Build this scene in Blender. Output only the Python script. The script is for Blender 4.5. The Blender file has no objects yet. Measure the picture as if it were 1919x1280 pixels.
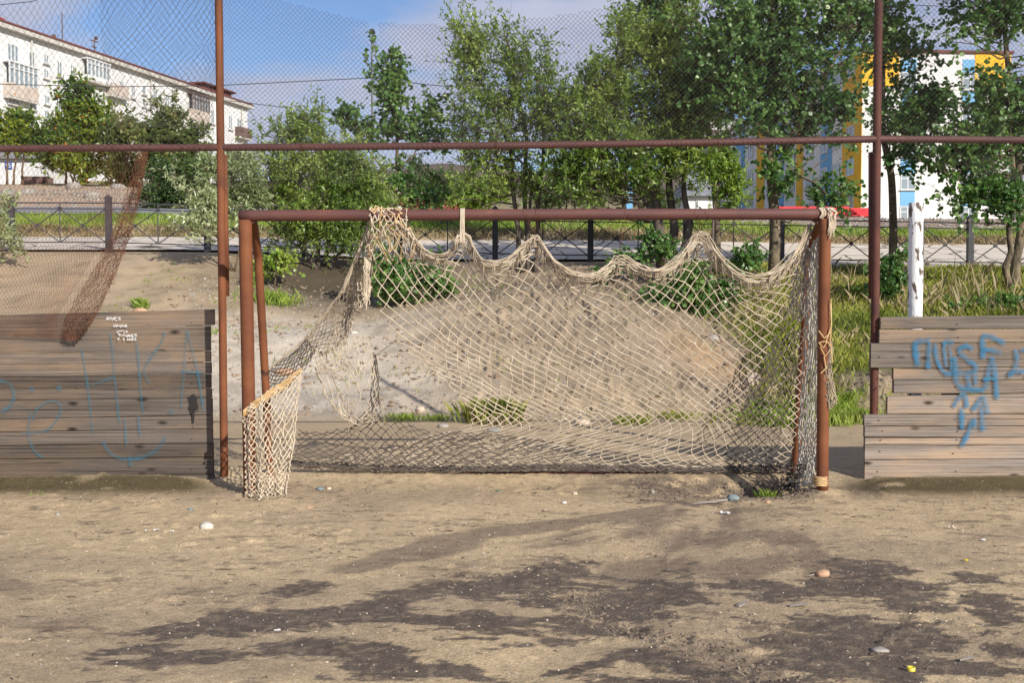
import bpy, math, random
import numpy as np
from mathutils import Vector, Matrix
random.seed(7); RG = np.random.default_rng(7)
S = bpy.context.scene; COL = S.collection
# ------------------------------------------------------------------ camera
F = 2000.0; TILT = math.radians(2.3); EYE = 1.4
cam = bpy.data.cameras.new('camera'); co = bpy.data.objects.new('camera', cam); COL.objects.link(co)
cam.sensor_width = 36; cam.lens = 36 * F / 1919.0; cam.clip_end = 3000; cam.clip_start = 0.1
co.location = (0, 0, EYE); co.rotation_euler = (math.radians(90) - TILT, 0, 0)
S.camera = co
# ------------------------------------------------------------------ sun and sky
LD = Vector((-1.15, 1.55, -1.0)).normalized()          # direction the sunlight travels
sun = bpy.data.lights.new('sun', 'SUN'); sun.energy = 4.8; sun.angle = math.radians(0.5); sun.color = (1, 0.93, 0.82)
so = bpy.data.objects.new('sun', sun); COL.objects.link(so)
so.rotation_euler = LD.to_track_quat('-Z', 'Y').to_euler()
EL = math.asin(-LD.z); AZ = math.atan2(-LD.x, -LD.y)
W = bpy.data.worlds.new('World'); S.world = W; W.use_nodes = True
nt = W.node_tree; N = nt.nodes; L = nt.links; N.clear()
def nd(tree, t, **kw):
    n = tree.nodes.new(t)
    for k, v in kw.items():
        if k.startswith('i_'):
            key = k[2:]; key = int(key) if key.isdigit() else key.replace('_', ' ')
            n.inputs[key].default_value = v
        else: setattr(n, k, v)
    return n
sky = nd(nt, 'ShaderNodeTexSky', sky_type='NISHITA', sun_disc=False, sun_elevation=EL, sun_rotation=AZ, altitude=200, air_density=1.2, dust_density=0.6, ozone_density=2.0)
bg = nd(nt, 'ShaderNodeBackground', i_Strength=0.098)
tc = nd(nt, 'ShaderNodeTexCoord'); sep = nd(nt, 'ShaderNodeSeparateXYZ'); L.new(tc.outputs['Generated'], sep.inputs[0])
mz = nd(nt, 'ShaderNodeMath', operation='ADD', i_1=0.22); L.new(sep.outputs[2], mz.inputs[0])
dx = nd(nt, 'ShaderNodeMath', operation='DIVIDE'); dy = nd(nt, 'ShaderNodeMath', operation='DIVIDE')
L.new(sep.outputs[0], dx.inputs[0]); L.new(mz.outputs[0], dx.inputs[1]); L.new(sep.outputs[1], dy.inputs[0]); L.new(mz.outputs[0], dy.inputs[1])
cmb = nd(nt, 'ShaderNodeCombineXYZ'); L.new(dx.outputs[0], cmb.inputs[0]); L.new(dy.outputs[0], cmb.inputs[1])
mp = nd(nt, 'ShaderNodeMapping'); mp.inputs['Scale'].default_value = (0.75, 1.15, 1); mp.inputs['Location'].default_value = (0.35, 0.6, 0); L.new(cmb.outputs[0], mp.inputs[0])
cn = nd(nt, 'ShaderNodeTexNoise', i_Scale=1.9, i_Detail=5.0, i_Roughness=0.5, i_Distortion=0.3); L.new(mp.outputs[0], cn.inputs['Vector'])
cr = nd(nt, 'ShaderNodeValToRGB'); cr.color_ramp.elements[0].position = 0.40; cr.color_ramp.elements[1].position = 0.55; L.new(cn.outputs[0], cr.inputs[0])
cm = nd(nt, 'ShaderNodeMath', operation='MULTIPLY', i_1=0.88); L.new(cr.outputs[0], cm.inputs[0])
cn2 = nd(nt, 'ShaderNodeTexNoise', i_Scale=3.1, i_Detail=4.0); L.new(mp.outputs[0], cn2.inputs['Vector'])
ccol = nd(nt, 'ShaderNodeMixRGB'); ccol.inputs[1].default_value = (2.6, 2.85, 4.2, 1); ccol.inputs[2].default_value = (6.6, 6.7, 7.7, 1); L.new(cn2.outputs[0], ccol.inputs[0])
mx = nd(nt, 'ShaderNodeMixRGB'); tint = nd(nt, 'ShaderNodeMixRGB', blend_type='MULTIPLY', i_0=1.0); tint.inputs[2].default_value = (.76, .84, 1.08, 1); L.new(sky.outputs[0], tint.inputs[1]); L.new(cm.outputs[0], mx.inputs[0]); L.new(tint.outputs[0], mx.inputs[1]); L.new(ccol.outputs[0], mx.inputs[2])
L.new(mx.outputs[0], bg.inputs[0]); wo = nd(nt, 'ShaderNodeOutputWorld'); L.new(bg.outputs[0], wo.inputs[0])
S.view_settings.view_transform = 'Standard'; S.view_settings.look = 'None'; S.view_settings.exposure = 0.25; S.view_settings.gamma = 1
# ------------------------------------------------------------------ helpers
ct, st = math.cos(TILT), math.sin(TILT)
def P(px, py, Y):
    """the world point at distance Y seen at photo position (px, py)"""
    x = (px - 959.5) / F; y = -(py - 640) / F
    d = Vector((x, ct + y * st, -st + y * ct)); k = Y / d.y
    return Vector((d.x * k, Y, EYE + d.z * k))
def PA(pts): return np.array([P(*p)[:] for p in pts])
def tag(o, label=None, cat=None, group=None, kind=None):
    if label: o['label'] = label
    if cat: o['category'] = cat
    if group: o['group'] = group
    if kind: o['kind'] = kind
    return o
def empty(name, loc=(0, 0, 0), rz=0):
    o = bpy.data.objects.new(name, None); COL.objects.link(o); o.location = loc; o.rotation_euler = (0, 0, rz); o.empty_display_size = .1
    return o
def link(name, me, mat=None, parent=None):
    o = bpy.data.objects.new(name, me); COL.objects.link(o)
    if mat: me.materials.append(mat)
    if parent is not None: o.parent = parent
    return o
def npmesh(name, V, Fs, mat=None, parent=None, smooth=True, attrs=None, origin=None):
    """V (n,3); Fs: list of (m,k) integer arrays"""
    V = np.asarray(V, dtype=np.float32)
    if not isinstance(Fs, (list, tuple)): Fs = [Fs]
    if parent is not None and origin is None: origin = parent.location
    if origin is not None:
        V = V - np.array(origin[:], dtype=np.float32)
    me = bpy.data.meshes.new(name)
    me.vertices.add(len(V)); me.vertices.foreach_set('co', V.ravel())
    ls, tot, vi = [], [], []; off = 0
    for f in Fs:
        f = np.asarray(f, dtype=np.int32)
        if not len(f): continue
        k = f.shape[1]; ls.append(off + np.arange(len(f)) * k); tot.append(np.full(len(f), k)); vi.append(f.ravel()); off += f.size
    vi = np.concatenate(vi); ls = np.concatenate(ls); tot = np.concatenate(tot)
    me.loops.add(len(vi)); me.loops.foreach_set('vertex_index', vi)
    me.polygons.add(len(ls)); me.polygons.foreach_set('loop_start', ls.astype(np.int32)); me.polygons.foreach_set('loop_total', tot.astype(np.int32))
    me.polygons.foreach_set('use_smooth', np.full(len(ls), smooth))
    if attrs:
        for an, av in attrs.items():
            av = np.asarray(av, dtype=np.float32)
            if av.ndim == 1:
                a = me.attributes.new(an, 'FLOAT', 'POINT'); a.data.foreach_set('value', av)
            else:
                a = me.attributes.new(an, 'FLOAT_COLOR', 'POINT'); a.data.foreach_set('color', np.c_[av, np.ones(len(av))].astype(np.float32).ravel())
    me.update(calc_edges=True)
    o = link(name, me, mat, parent)
    if parent is None and origin is not None: o.location = origin
    return o
class MB:
    """collects shapes for one mesh"""
    def __init__(s): s.v = []; s.f = {}; s.n = 0
    def add(s, V, Fs):
        V = np.asarray(V, dtype=float); s.v.append(V)
        for f in (Fs if isinstance(Fs, list) else [Fs]):
            f = np.asarray(f)
            s.f.setdefault(f.shape[1], []).append(f + s.n)
        s.n += len(V)
    def box(s, x0, x1, y0, y1, z0, z1, j=0.0):
        V = np.array([(x, y, z) for x in (x0, x1) for y in (y0, y1) for z in (z0, z1)], dtype=float)
        if j: V = V + RG.uniform(-j, j, V.shape)
        s.add(V, np.array([(0, 1, 3, 2), (4, 6, 7, 5), (0, 4, 5, 1), (2, 3, 7, 6), (0, 2, 6, 4), (1, 5, 7, 3)]))
    def tube(s, pts, r, n=8, caps=True):
        P_ = np.asarray(pts, dtype=float); m = len(P_)
        R = np.full(m, r) if np.isscalar(r) else np.asarray(r, dtype=float)
        T = np.gradient(P_, axis=0); T /= np.linalg.norm(T, axis=1)[:, None] + 1e-12
        up = np.array([0, 0, 1.]) if abs(T[0][2]) < .9 else np.array([1., 0, 0])
        a = np.cross(T[0], up); a /= np.linalg.norm(a)
        V = []
        ang = np.arange(n) * 2 * math.pi / n
        for i in range(m):
            a = a - T[i] * a.dot(T[i]); a /= np.linalg.norm(a) + 1e-12; b = np.cross(T[i], a)
            V.append(P_[i] + R[i] * (np.cos(ang)[:, None] * a + np.sin(ang)[:, None] * b))
        V = np.concatenate(V); q = []
        for i in range(m - 1):
            for k in range(n):
                q.append((i * n + k, i * n + (k + 1) % n, (i + 1) * n + (k + 1) % n, (i + 1) * n + k))
        fs = [np.array(q)]
        if caps: fs.append(np.array([list(range(n))[::-1], [(m - 1) * n + k for k in range(n)]]))
        s.add(V, fs)
    def build(s, name, mat, parent=None, smooth=False, origin=None, attrs=None):
        return npmesh(name, np.concatenate(s.v), [np.concatenate(x) for x in s.f.values()], mat, parent, smooth, attrs, origin)
def segtubes(A, B, rA, rB, n=4):
    """many separate prisms from A to B"""
    A = np.asarray(A, float); B = np.asarray(B, float); m = len(A)
    D = B - A; D /= np.linalg.norm(D, axis=1)[:, None] + 1e-9
    up = np.where(np.abs(D[:, 2:3]) < .9, np.array([[0, 0, 1.]]), np.array([[1., 0, 0]]))
    a = np.cross(D, up); a /= np.linalg.norm(a, axis=1)[:, None] + 1e-9; b = np.cross(D, a)
    rA = np.broadcast_to(rA, (m,)); rB = np.broadcast_to(rB, (m,))
    ang = np.arange(n) * 2 * math.pi / n
    ring = np.cos(ang)[None, :, None] * a[:, None] + np.sin(ang)[None, :, None] * b[:, None]
    V = np.concatenate([A[:, None] + ring * rA[:, None, None], B[:, None] + ring * rB[:, None, None]], axis=1).reshape(-1, 3)
    k = np.arange(n); q = np.stack([k, (k + 1) % n, (k + 1) % n + n, k + n], 1)
    Fq = (np.arange(m)[:, None, None] * 2 * n + q[None]).reshape(-1, 4)
    return V, Fq
def blobs(C, r, squash=1.0):
    """many octahedra"""
    C = np.asarray(C, float); m = len(C); r = np.broadcast_to(r, (m,))
    o = np.array([(1, 0, 0), (-1, 0, 0), (0, 1, 0), (0, -1, 0), (0, 0, squash), (0, 0, -squash)], float)
    V = (C[:, None] + o[None] * r[:, None, None]).reshape(-1, 3)
    t = np.array([(0, 2, 4), (2, 1, 4), (1, 3, 4), (3, 0, 4), (2, 0, 5), (1, 2, 5), (3, 1, 5), (0, 3, 5)])
    return V, (np.arange(m)[:, None, None] * 6 + t[None]).reshape(-1, 3)
def hsh(i, j, s): 
    v = np.sin(i * 127.1 + j * 311.7 + s * 74.7) * 43758.5453
    return v - np.floor(v)
def vn(x, y, s=0):
    xi = np.floor(x); yi = np.floor(y); fx = x - xi; fy = y - yi
    fx = fx * fx * (3 - 2 * fx); fy = fy * fy * (3 - 2 * fy)
    return (hsh(xi, yi, s) * (1 - fx) + hsh(xi + 1, yi, s) * fx) * (1 - fy) + (hsh(xi, yi + 1, s) * (1 - fx) + hsh(xi + 1, yi + 1, s) * fx) * fy
def fbm(x, y, s=0, o=4, g=.5):
    t = 0; a = 1; n = 0
    for k in range(o):
        t = t + a * vn(x * 2 ** k + 13.7 * k, y * 2 ** k - 7.1 * k, s + k); n += a; a *= g
    return t / n
def ss(a, b, x):
    t = np.clip((x - a) / (b - a), 0, 1); return t * t * (3 - 2 * t)
# ------------------------------------------------------------------ materials
def newmat(name):
    m = bpy.data.materials.new(name); m.use_nodes = True; m.node_tree.nodes.clear()
    t = m.node_tree; o = nd(t, 'ShaderNodeOutputMaterial'); b = nd(t, 'ShaderNodeBsdfPrincipled'); t.links.new(b.outputs[0], o.inputs[0])
    return m, t, b, o
def c4(c): return (c[0], c[1], c[2], 1)
def noisemat(name, c1, c2, scale=6, rough=.8, detail=6, stretch=(1, 1, 1), bump=.2, bscale=40, c3=None, c3pos=.65, spec=.3, metal=0, lo=.35, hi=.65, bdist=.01):
    m, t, b, o = newmat(name); k = t.links
    tcn = nd(t, 'ShaderNodeTexCoord'); mpn = nd(t, 'ShaderNodeMapping'); mpn.inputs['Scale'].default_value = stretch; k.new(tcn.outputs['Object'], mpn.inputs[0])
    n1 = nd(t, 'ShaderNodeTexNoise', i_Scale=scale, i_Detail=detail, i_Roughness=.6); k.new(mpn.outputs[0], n1.inputs['Vector'])
    r = nd(t, 'ShaderNodeValToRGB'); e = r.color_ramp.elements; e[0].position = lo; e[0].color = c4(c1); e[1].position = hi; e[1].color = c4(c2)
    if c3: x = e.new(min(.98, c3pos + .08)); x.color = c4(c3)
    k.new(n1.outputs[0], r.inputs[0]); k.new(r.outputs[0], b.inputs['Base Color'])
    b.inputs['Roughness'].default_value = rough; b.inputs['Specular IOR Level'].default_value = spec; b.inputs['Metallic'].default_value = metal
    if bump:
        n2 = nd(t, 'ShaderNodeTexNoise', i_Scale=bscale, i_Detail=5); k.new(mpn.outputs[0], n2.inputs['Vector'])
        bp = nd(t, 'ShaderNodeBump', i_Strength=bump, i_Distance=bdist); k.new(n2.outputs[0], bp.inputs['Height']); k.new(bp.outputs[0], b.inputs['Normal'])
    return m
def leafmat(name, c1, c2, c3, trans=.35):
    m, t, b, o = newmat(name); k = t.links
    a = nd(t, 'ShaderNodeAttribute', attribute_name='rnd'); r = nd(t, 'ShaderNodeValToRGB'); e = r.color_ramp.elements
    e[0].position = 0; e[0].color = c4(c1); e[1].position = 1; e[1].color = c4(c3); x = e.new(.55); x.color = c4(c2)
    k.new(a.outputs['Fac'], r.inputs[0]); k.new(r.outputs[0], b.inputs['Base Color']); b.inputs['Roughness'].default_value = .36; b.inputs['Specular IOR Level'].default_value = .6
    tr = nd(t, 'ShaderNodeBsdfTranslucent'); hs = nd(t, 'ShaderNodeHueSaturation', i_Hue=.485, i_Saturation=1.15, i_Value=1.5); k.new(r.outputs[0], hs.inputs['Color']); k.new(hs.outputs[0], tr.inputs[0])
    mxs = nd(t, 'ShaderNodeMixShader', i_0=trans); k.new(b.outputs[0], mxs.inputs[1]); k.new(tr.outputs[0], mxs.inputs[2]); k.new(mxs.outputs[0], o.inputs[0])
    return m
M = {}
M['rust'] = noisemat('rust', (.128, .044, .021), (.215, .078, .031), 3.2, .75, 10, bump=.5, bscale=70, c3=(.075, .03, .022), c3pos=.60, bdist=.003)
M['rustbar'] = noisemat('rust_purple', (.088, .036, .032), (.125, .048, .038), 2.6, .62, 10, stretch=(1, 3, 3), bump=.45, bscale=80, c3=(.30, .12, .05), c3pos=.72, bdist=.003, spec=.45)
M['rustdark'] = noisemat('rust_dark', (.07, .03, .026), (.125, .047, .032), 6, .75, 8, bump=.3, bscale=80, bdist=.003)
M['wire'] = noisemat('fence_wire', (.05, .045, .05), (.10, .075, .07), 8, .6, 3, bump=0)
M['rustwire'] = noisemat('rusty_wire', (.09, .04, .025), (.2, .085, .045), 9, .8, 3, bump=0)
M['rope'] = noisemat('rope', (.42, .34, .25), (.66, .57, .44), 9, .95, 5, bump=.5, bscale=300, c3=(.50, .36, .2), c3pos=.66, bdist=.002)
M['ropegrey'] = noisemat('rope_grey', (.32, .29, .25), (.52, .49, .43), 9, .95, 5, bump=.4, bscale=300, bdist=.002)
M['ropeold'] = noisemat('rope_dirty', (.20, .16, .115), (.40, .33, .24), 12, .95, 5, bump=.4, bscale=300, bdist=.002)
M['ropeshaded'] = noisemat('rope_shaded', (.075, .062, .055), (.14, .115, .095), 9, .95, 5, bump=0)  # shaded copy of the net rope: unlit strands painted as a dark colour
M['ropeyellow'] = noisemat('rope_yellow', (.52, .33, .14), (.66, .50, .28), 14, .9, 5, bump=.4, bscale=300, bdist=.002)
M['black'] = noisemat('black_paint', (.018, .018, .022), (.035, .035, .042), 8, .45, 4, bump=.1, spec=.5)
M['greypaint'] = noisemat('grey_paint', (.035, .034, .042), (.06, .058, .07), 8, .5, 4, bump=.1, spec=.5)
def woodmat(name, ca, cb, cc):
    m, t, b, o = newmat(name); k = t.links
    g = nd(t, 'ShaderNodeTexCoord'); oi = nd(t, 'ShaderNodeObjectInfo'); ad = nd(t, 'ShaderNodeVectorMath', operation='ADD')
    ml = nd(t, 'ShaderNodeVectorMath', operation='SCALE'); cx = nd(t, 'ShaderNodeCombineXYZ'); k.new(oi.outputs['Random'], cx.inputs[0]); k.new(oi.outputs['Random'], cx.inputs[2])
    k.new(cx.outputs[0], ml.inputs[0]); ml.inputs['Scale'].default_value = 37; k.new(g.outputs['Object'], ad.inputs[0]); k.new(ml.outputs[0], ad.inputs[1])
    def noise(scale, stretch, det, dist=0):
        mm = nd(t, 'ShaderNodeMapping'); mm.inputs['Scale'].default_value = stretch; k.new(ad.outputs[0], mm.inputs[0])
        n = nd(t, 'ShaderNodeTexNoise', i_Scale=scale, i_Detail=det, i_Roughness=.65, i_Distortion=dist); k.new(mm.outputs[0], n.inputs['Vector']); return n
    n1 = noise(4, (.22, 1, 22), 8, .5)      # grain
    n2 = noise(1.3, (.8, 1, 3), 4)          # broad tone
    n3 = noise(7, (.10, 1, 13), 5, .8)      # cracks
    r = nd(t, 'ShaderNodeValToRGB'); e = r.color_ramp.elements; e[0].position = .3; e[0].color = c4(ca); e[1].position = .68; e[1].color = c4(cb); k.new(n1.outputs[0], r.inputs[0])
    m1 = nd(t, 'ShaderNodeMixRGB'); m1.inputs[2].default_value = c4(cc); rr = nd(t, 'ShaderNodeValToRGB'); rr.color_ramp.elements[0].position = .45; rr.color_ramp.elements[1].position = .66
    k.new(n2.outputs[0], rr.inputs[0]); mm1 = nd(t, 'ShaderNodeMath', operation='MULTIPLY', i_1=.75); k.new(rr.outputs[0], mm1.inputs[0]); k.new(mm1.outputs[0], m1.inputs[0]); k.new(r.outputs[0], m1.inputs[1])
    vo = nd(t, 'ShaderNodeTexVoronoi', i_Scale=3.4); mv = nd(t, 'ShaderNodeMapping'); mv.inputs['Scale'].default_value = (.8, 1, 2.0); k.new(ad.outputs[0], mv.inputs[0]); k.new(mv.outputs[0], vo.inputs['Vector'])
    kn = nd(t, 'ShaderNodeValToRGB'); kn.color_ramp.elements[0].position = .045; kn.color_ramp.elements[0].color = (.16, .14, .13, 1); kn.color_ramp.elements[1].position = .15; k.new(vo.outputs['Distance'], kn.inputs[0])
    m2 = nd(t, 'ShaderNodeMixRGB', blend_type='MULTIPLY', i_0=1.0); k.new(m1.outputs[0], m2.inputs[1]); k.new(kn.outputs[0], m2.inputs[2])
    ck = nd(t, 'ShaderNodeValToRGB'); ck.color_ramp.elements[0].position = .33; ck.color_ramp.elements[0].color = (.10, .08, .07, 1); ck.color_ramp.elements[1].position = .40; k.new(n3.outputs[0], ck.inputs[0])
    m3 = nd(t, 'ShaderNodeMixRGB', blend_type='MULTIPLY', i_0=.9); k.new(m2.outputs[0], m3.inputs[1]); k.new(ck.outputs[0], m3.inputs[2])
    hv = nd(t, 'ShaderNodeHueSaturation'); mr = nd(t, 'ShaderNodeMapRange'); mr.inputs['To Min'].default_value = .66; mr.inputs['To Max'].default_value = 1.3; k.new(oi.outputs['Random'], mr.inputs[0]); k.new(mr.outputs[0], hv.inputs['Value']); k.new(m3.outputs[0], hv.inputs['Color'])
    k.new(hv.outputs[0], b.inputs['Base Color']); b.inputs['Roughness'].default_value = .85; b.inputs['Specular IOR Level'].default_value = .25
    mu = nd(t, 'ShaderNodeMath', operation='MULTIPLY'); k.new(n1.outputs[0], mu.inputs[0]); k.new(ck.outputs[0], mu.inputs[1])
    bp = nd(t, 'ShaderNodeBump', i_Strength=.7, i_Distance=.008); k.new(mu.outputs[0], bp.inputs['Height']); k.new(bp.outputs[0], b.inputs['Normal'])
    return m
M['woodL'] = woodmat('weathered_plank_brown', (.055, .045, .039), (.20, .165, .14), (.24, .165, .105))
M['woodR'] = woodmat('weathered_plank_pale', (.10, .082, .070), (.33, .285, .25), (.37, .26, .17))
def spraymat(name, c, op, ns=14):
    m, t, b, o = newmat(name); k = t.links
    b.inputs['Base Color'].default_value = c4(c); b.inputs['Roughness'].default_value = .7
    a = nd(t, 'ShaderNodeAttribute', attribute_name='a'); n = nd(t, 'ShaderNodeTexNoise', i_Scale=ns, i_Detail=6); g = nd(t, 'ShaderNodeTexCoord')
    mpn = nd(t, 'ShaderNodeMapping'); mpn.inputs['Scale'].default_value = (.5, 1, 4); k.new(g.outputs['Object'], mpn.inputs[0]); k.new(mpn.outputs[0], n.inputs['Vector'])
    r = nd(t, 'ShaderNodeMapRange'); r.inputs[1].default_value = .3; r.inputs[2].default_value = .6; r.inputs[3].default_value = .35; k.new(n.outputs[0], r.inputs[0])
    p = nd(t, 'ShaderNodeMapRange'); p.inputs[1].default_value = .0; p.inputs[2].default_value = 1.0; k.new(a.outputs['Fac'], p.inputs[0])
    m1 = nd(t, 'ShaderNodeMath', operation='MULTIPLY'); k.new(r.outputs[0], m1.inputs[0]); k.new(p.outputs[0], m1.inputs[1]); m2 = nd(t, 'ShaderNodeMath', operation='MULTIPLY', i_1=op); k.new(m1.outputs[0], m2.inputs[0])
    k.new(m2.outputs[0], b.inputs['Alpha']); return m
M['sprayR'] = spraymat('blue_spray', (.012, .17, .33), .78)
M['sprayL'] = spraymat('faded_blue_spray', (.03, .17, .25), .42)
M['sprayK'] = spraymat('burn_mark', (.015, .013, .012), 3.0, 3)
M['chalk'] = spraymat('white_marker', (.75, .75, .75), 1.0, 60)
M['bark'] = noisemat('aspen_bark', (.24, .19, .12), (.46, .36, .23), 9, .9, 6, stretch=(1, 1, .5), bump=.6, bscale=30, c3=(.05, .042, .033), c3pos=.56, bdist=.02)
M['barkdark'] = noisemat('willow_bark', (.07, .055, .045), (.16, .13, .11), 8, .95, 6, stretch=(1, 1, .3), bump=.7, bscale=22, bdist=.03)
M['twig'] = noisemat('twig_bark', (.10, .07, .05), (.20, .14, .09), 6, .9, 3, bump=0)
M['aspen'] = leafmat('aspen_leaf', (.045, .105, .033), (.09, .195, .052), (.20, .33, .09))
M['aspen2'] = leafmat('aspen_leaf_fresh', (.05, .12, .033), (.10, .21, .05), (.20, .33, .085))
M['willow'] = leafmat('willow_leaf', (.085, .16, .025), (.17, .27, .045), (.34, .43, .11))
M['willowlight'] = leafmat('willow_leaf_pale', (.19, .25, .11), (.33, .40, .20), (.50, .54, .34))
M['willowbright'] = leafmat('willow_leaf_bright', (.12, .21, .03), (.22, .34, .05), (.36, .45, .10))
M['rowan'] = leafmat('rowan_leaf', (.045, .10, .02), (.11, .20, .03), (.32, .36, .04))
M['rowanbrown'] = leafmat('dry_bush_leaf', (.065, .105, .03), (.14, .20, .055), (.27, .27, .09))
M['bushdark'] = leafmat('dark_bush_leaf', (.035, .07, .022), (.07, .13, .035), (.13, .20, .06))
M['berry'] = noisemat('berry', (.55, .12, .02), (.65, .2, .04), 3, .5, bump=0)
M['grass'] = leafmat('grass_green', (.13, .21, .03), (.25, .36, .05), (.42, .48, .14), .3)
M['grassdry'] = leafmat('grass_mixed', (.14, .19, .03), (.32, .36, .06), (.52, .48, .18), .3)
M['grassstraw'] = leafmat('grass_straw', (.16, .13, .06), (.36, .29, .16), (.50, .42, .27), .2)
M['stone'] = noisemat('stone_grey', (.22, .20, .18), (.40, .37, .33), 12, .85, bump=.3)
M['stonewhite'] = noisemat('stone_white', (.42, .39, .34), (.62, .59, .54), 12, .8, bump=.3)
M['stonered'] = noisemat('stone_red', (.40, .22, .13), (.55, .36, .24), 14, .8, bump=.3)
M['stoneblue'] = noisemat('stone_blue', (.13, .17, .18), (.22, .27, .28), 12, .85, bump=.3)
M['stonepeach'] = noisemat('stone_peach', (.52, .40, .30), (.68, .56, .45), 12, .85, bump=.3)
M['whitewood'] = noisemat('peeling_white', (.75, .76, .76), (.78, .79, .79), 9, .8, 8, stretch=(2.2, 2.2, .8), bump=.4, bscale=20, c3=(.12, .09, .07), c3pos=.50, lo=.4, hi=.53)
M['wallwhite'] = noisemat('white_brick', (.60, .61, .61), (.76, .76, .76), .7, .9, 8, bump=.2, bscale=6, bdist=.05)
M['wallpanel'] = noisemat('white_panel', (.66, .66, .64), (.76, .75, .73), .6, .85, 7, bump=.1, bscale=4)
M['blue'] = noisemat('blue_panel', (.16, .38, .62), (.19, .42, .66), .6, .8, 3, bump=0)
M['yellow'] = noisemat('yellow_panel', (.72, .40, .03), (.80, .46, .04), .6, .8, 3, bump=0)
M['roofred'] = noisemat('roof_redbrown', (.10, .035, .03), (.18, .06, .045), .8, .7, 5, bump=0, c3=(.38, .2, .12), c3pos=.7)
M['concrete'] = noisemat('concrete', (.42, .40, .37), (.58, .56, .52), 1.2, .9, 5, bump=.2, bscale=10)
M['frame'] = noisemat('window_frame', (.62, .63, .64), (.72, .72, .72), 2, .5, bump=0)
M['balc'] = noisemat('balcony_panel', (.44, .36, .30), (.60, .54, .48), 1.6, .8, 6, bump=0, c3=(.45, .20, .08), c3pos=.60)
M['darkwood'] = noisemat('dark_balcony_frame', (.10, .06, .05), (.2, .14, .12), 2, .8, bump=0)
M['red'] = noisemat('red_paint', (.60, .03, .04), (.72, .05, .06), 2, .5, bump=0)
M['redbrown'] = noisemat('redbrown_paint', (.26, .05, .04), (.36, .08, .06), 2, .7, bump=0)
M['signblue'] = noisemat('sign_blue', (.02, .07, .34), (.03, .09, .38), 2, .5, bump=0)
M['white'] = noisemat('white_paint', (.7, .7, .7), (.78, .78, .78), 8, .6, bump=0)
M['yellowplastic'] = noisemat('yellow_plastic', (.75, .58, .05), (.8, .65, .08), 8, .4, bump=0, spec=.5)
M['greenplastic'] = noisemat('green_plastic', (.02, .32, .2), (.03, .36, .24), 8, .4, bump=0, spec=.5)
M['clodpale'] = noisemat('dry_clod', (.22, .165, .115), (.36, .27, .185), 10, .95, bump=.4)
M['chip'] = noisemat('weathered_chip', (.18, .16, .14), (.36, .32, .28), 10, .9, bump=.3)
M['clod'] = noisemat('dirt_clod', (.13, .10, .075), (.24, .19, .14), 10, .95, bump=.4)
m_, t_, b_, o_ = newmat('window_glass'); b_.inputs['Base Color'].default_value = (.24, .29, .32, 1); b_.inputs['Roughness'].default_value = .08; b_.inputs['Specular IOR Level'].default_value = .9; M['glass'] = m_
# ------------------------------------------------------------------ terrain
def zz(tab): return np.array([(Y, z if not isinstance(z, str) else EYE + (560 - float(z)) / F * Y) for Y, z in tab])
TL = zz([(0, 0), (12.2, 0), (16.6, 1.12), (20.6, 2.28), (22, '473'), (22.3, '472'), (27.6, '445'), (28.3, '430'), (31, '408'), (38, '391'), (43, '368'), (47, '352'), (60, '346'), (90, '342'), (200, '345'), (400, '345'), (900, '370')])
TC = zz([(0, 0), (13.0, 0), (17, 1.0), (21, 2.05), (22, '491'), (22.3, '490'), (26.5, '462'), (27.3, '447'), (31, '413'), (36, '404'), (60, '400'), (120, '395'), (250, '350'), (400, '333'), (900, '350')])
TR = zz([(0, 0), (12.6, 0), (16, .95), (20.6, 1.82), (22, '507'), (22.3, '505'), (26.5, '467'), (27.3, '458'), (31, '436'), (40, '416'), (90, '414'), (200, '410'), (400, '390'), (900, '390')])
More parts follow.
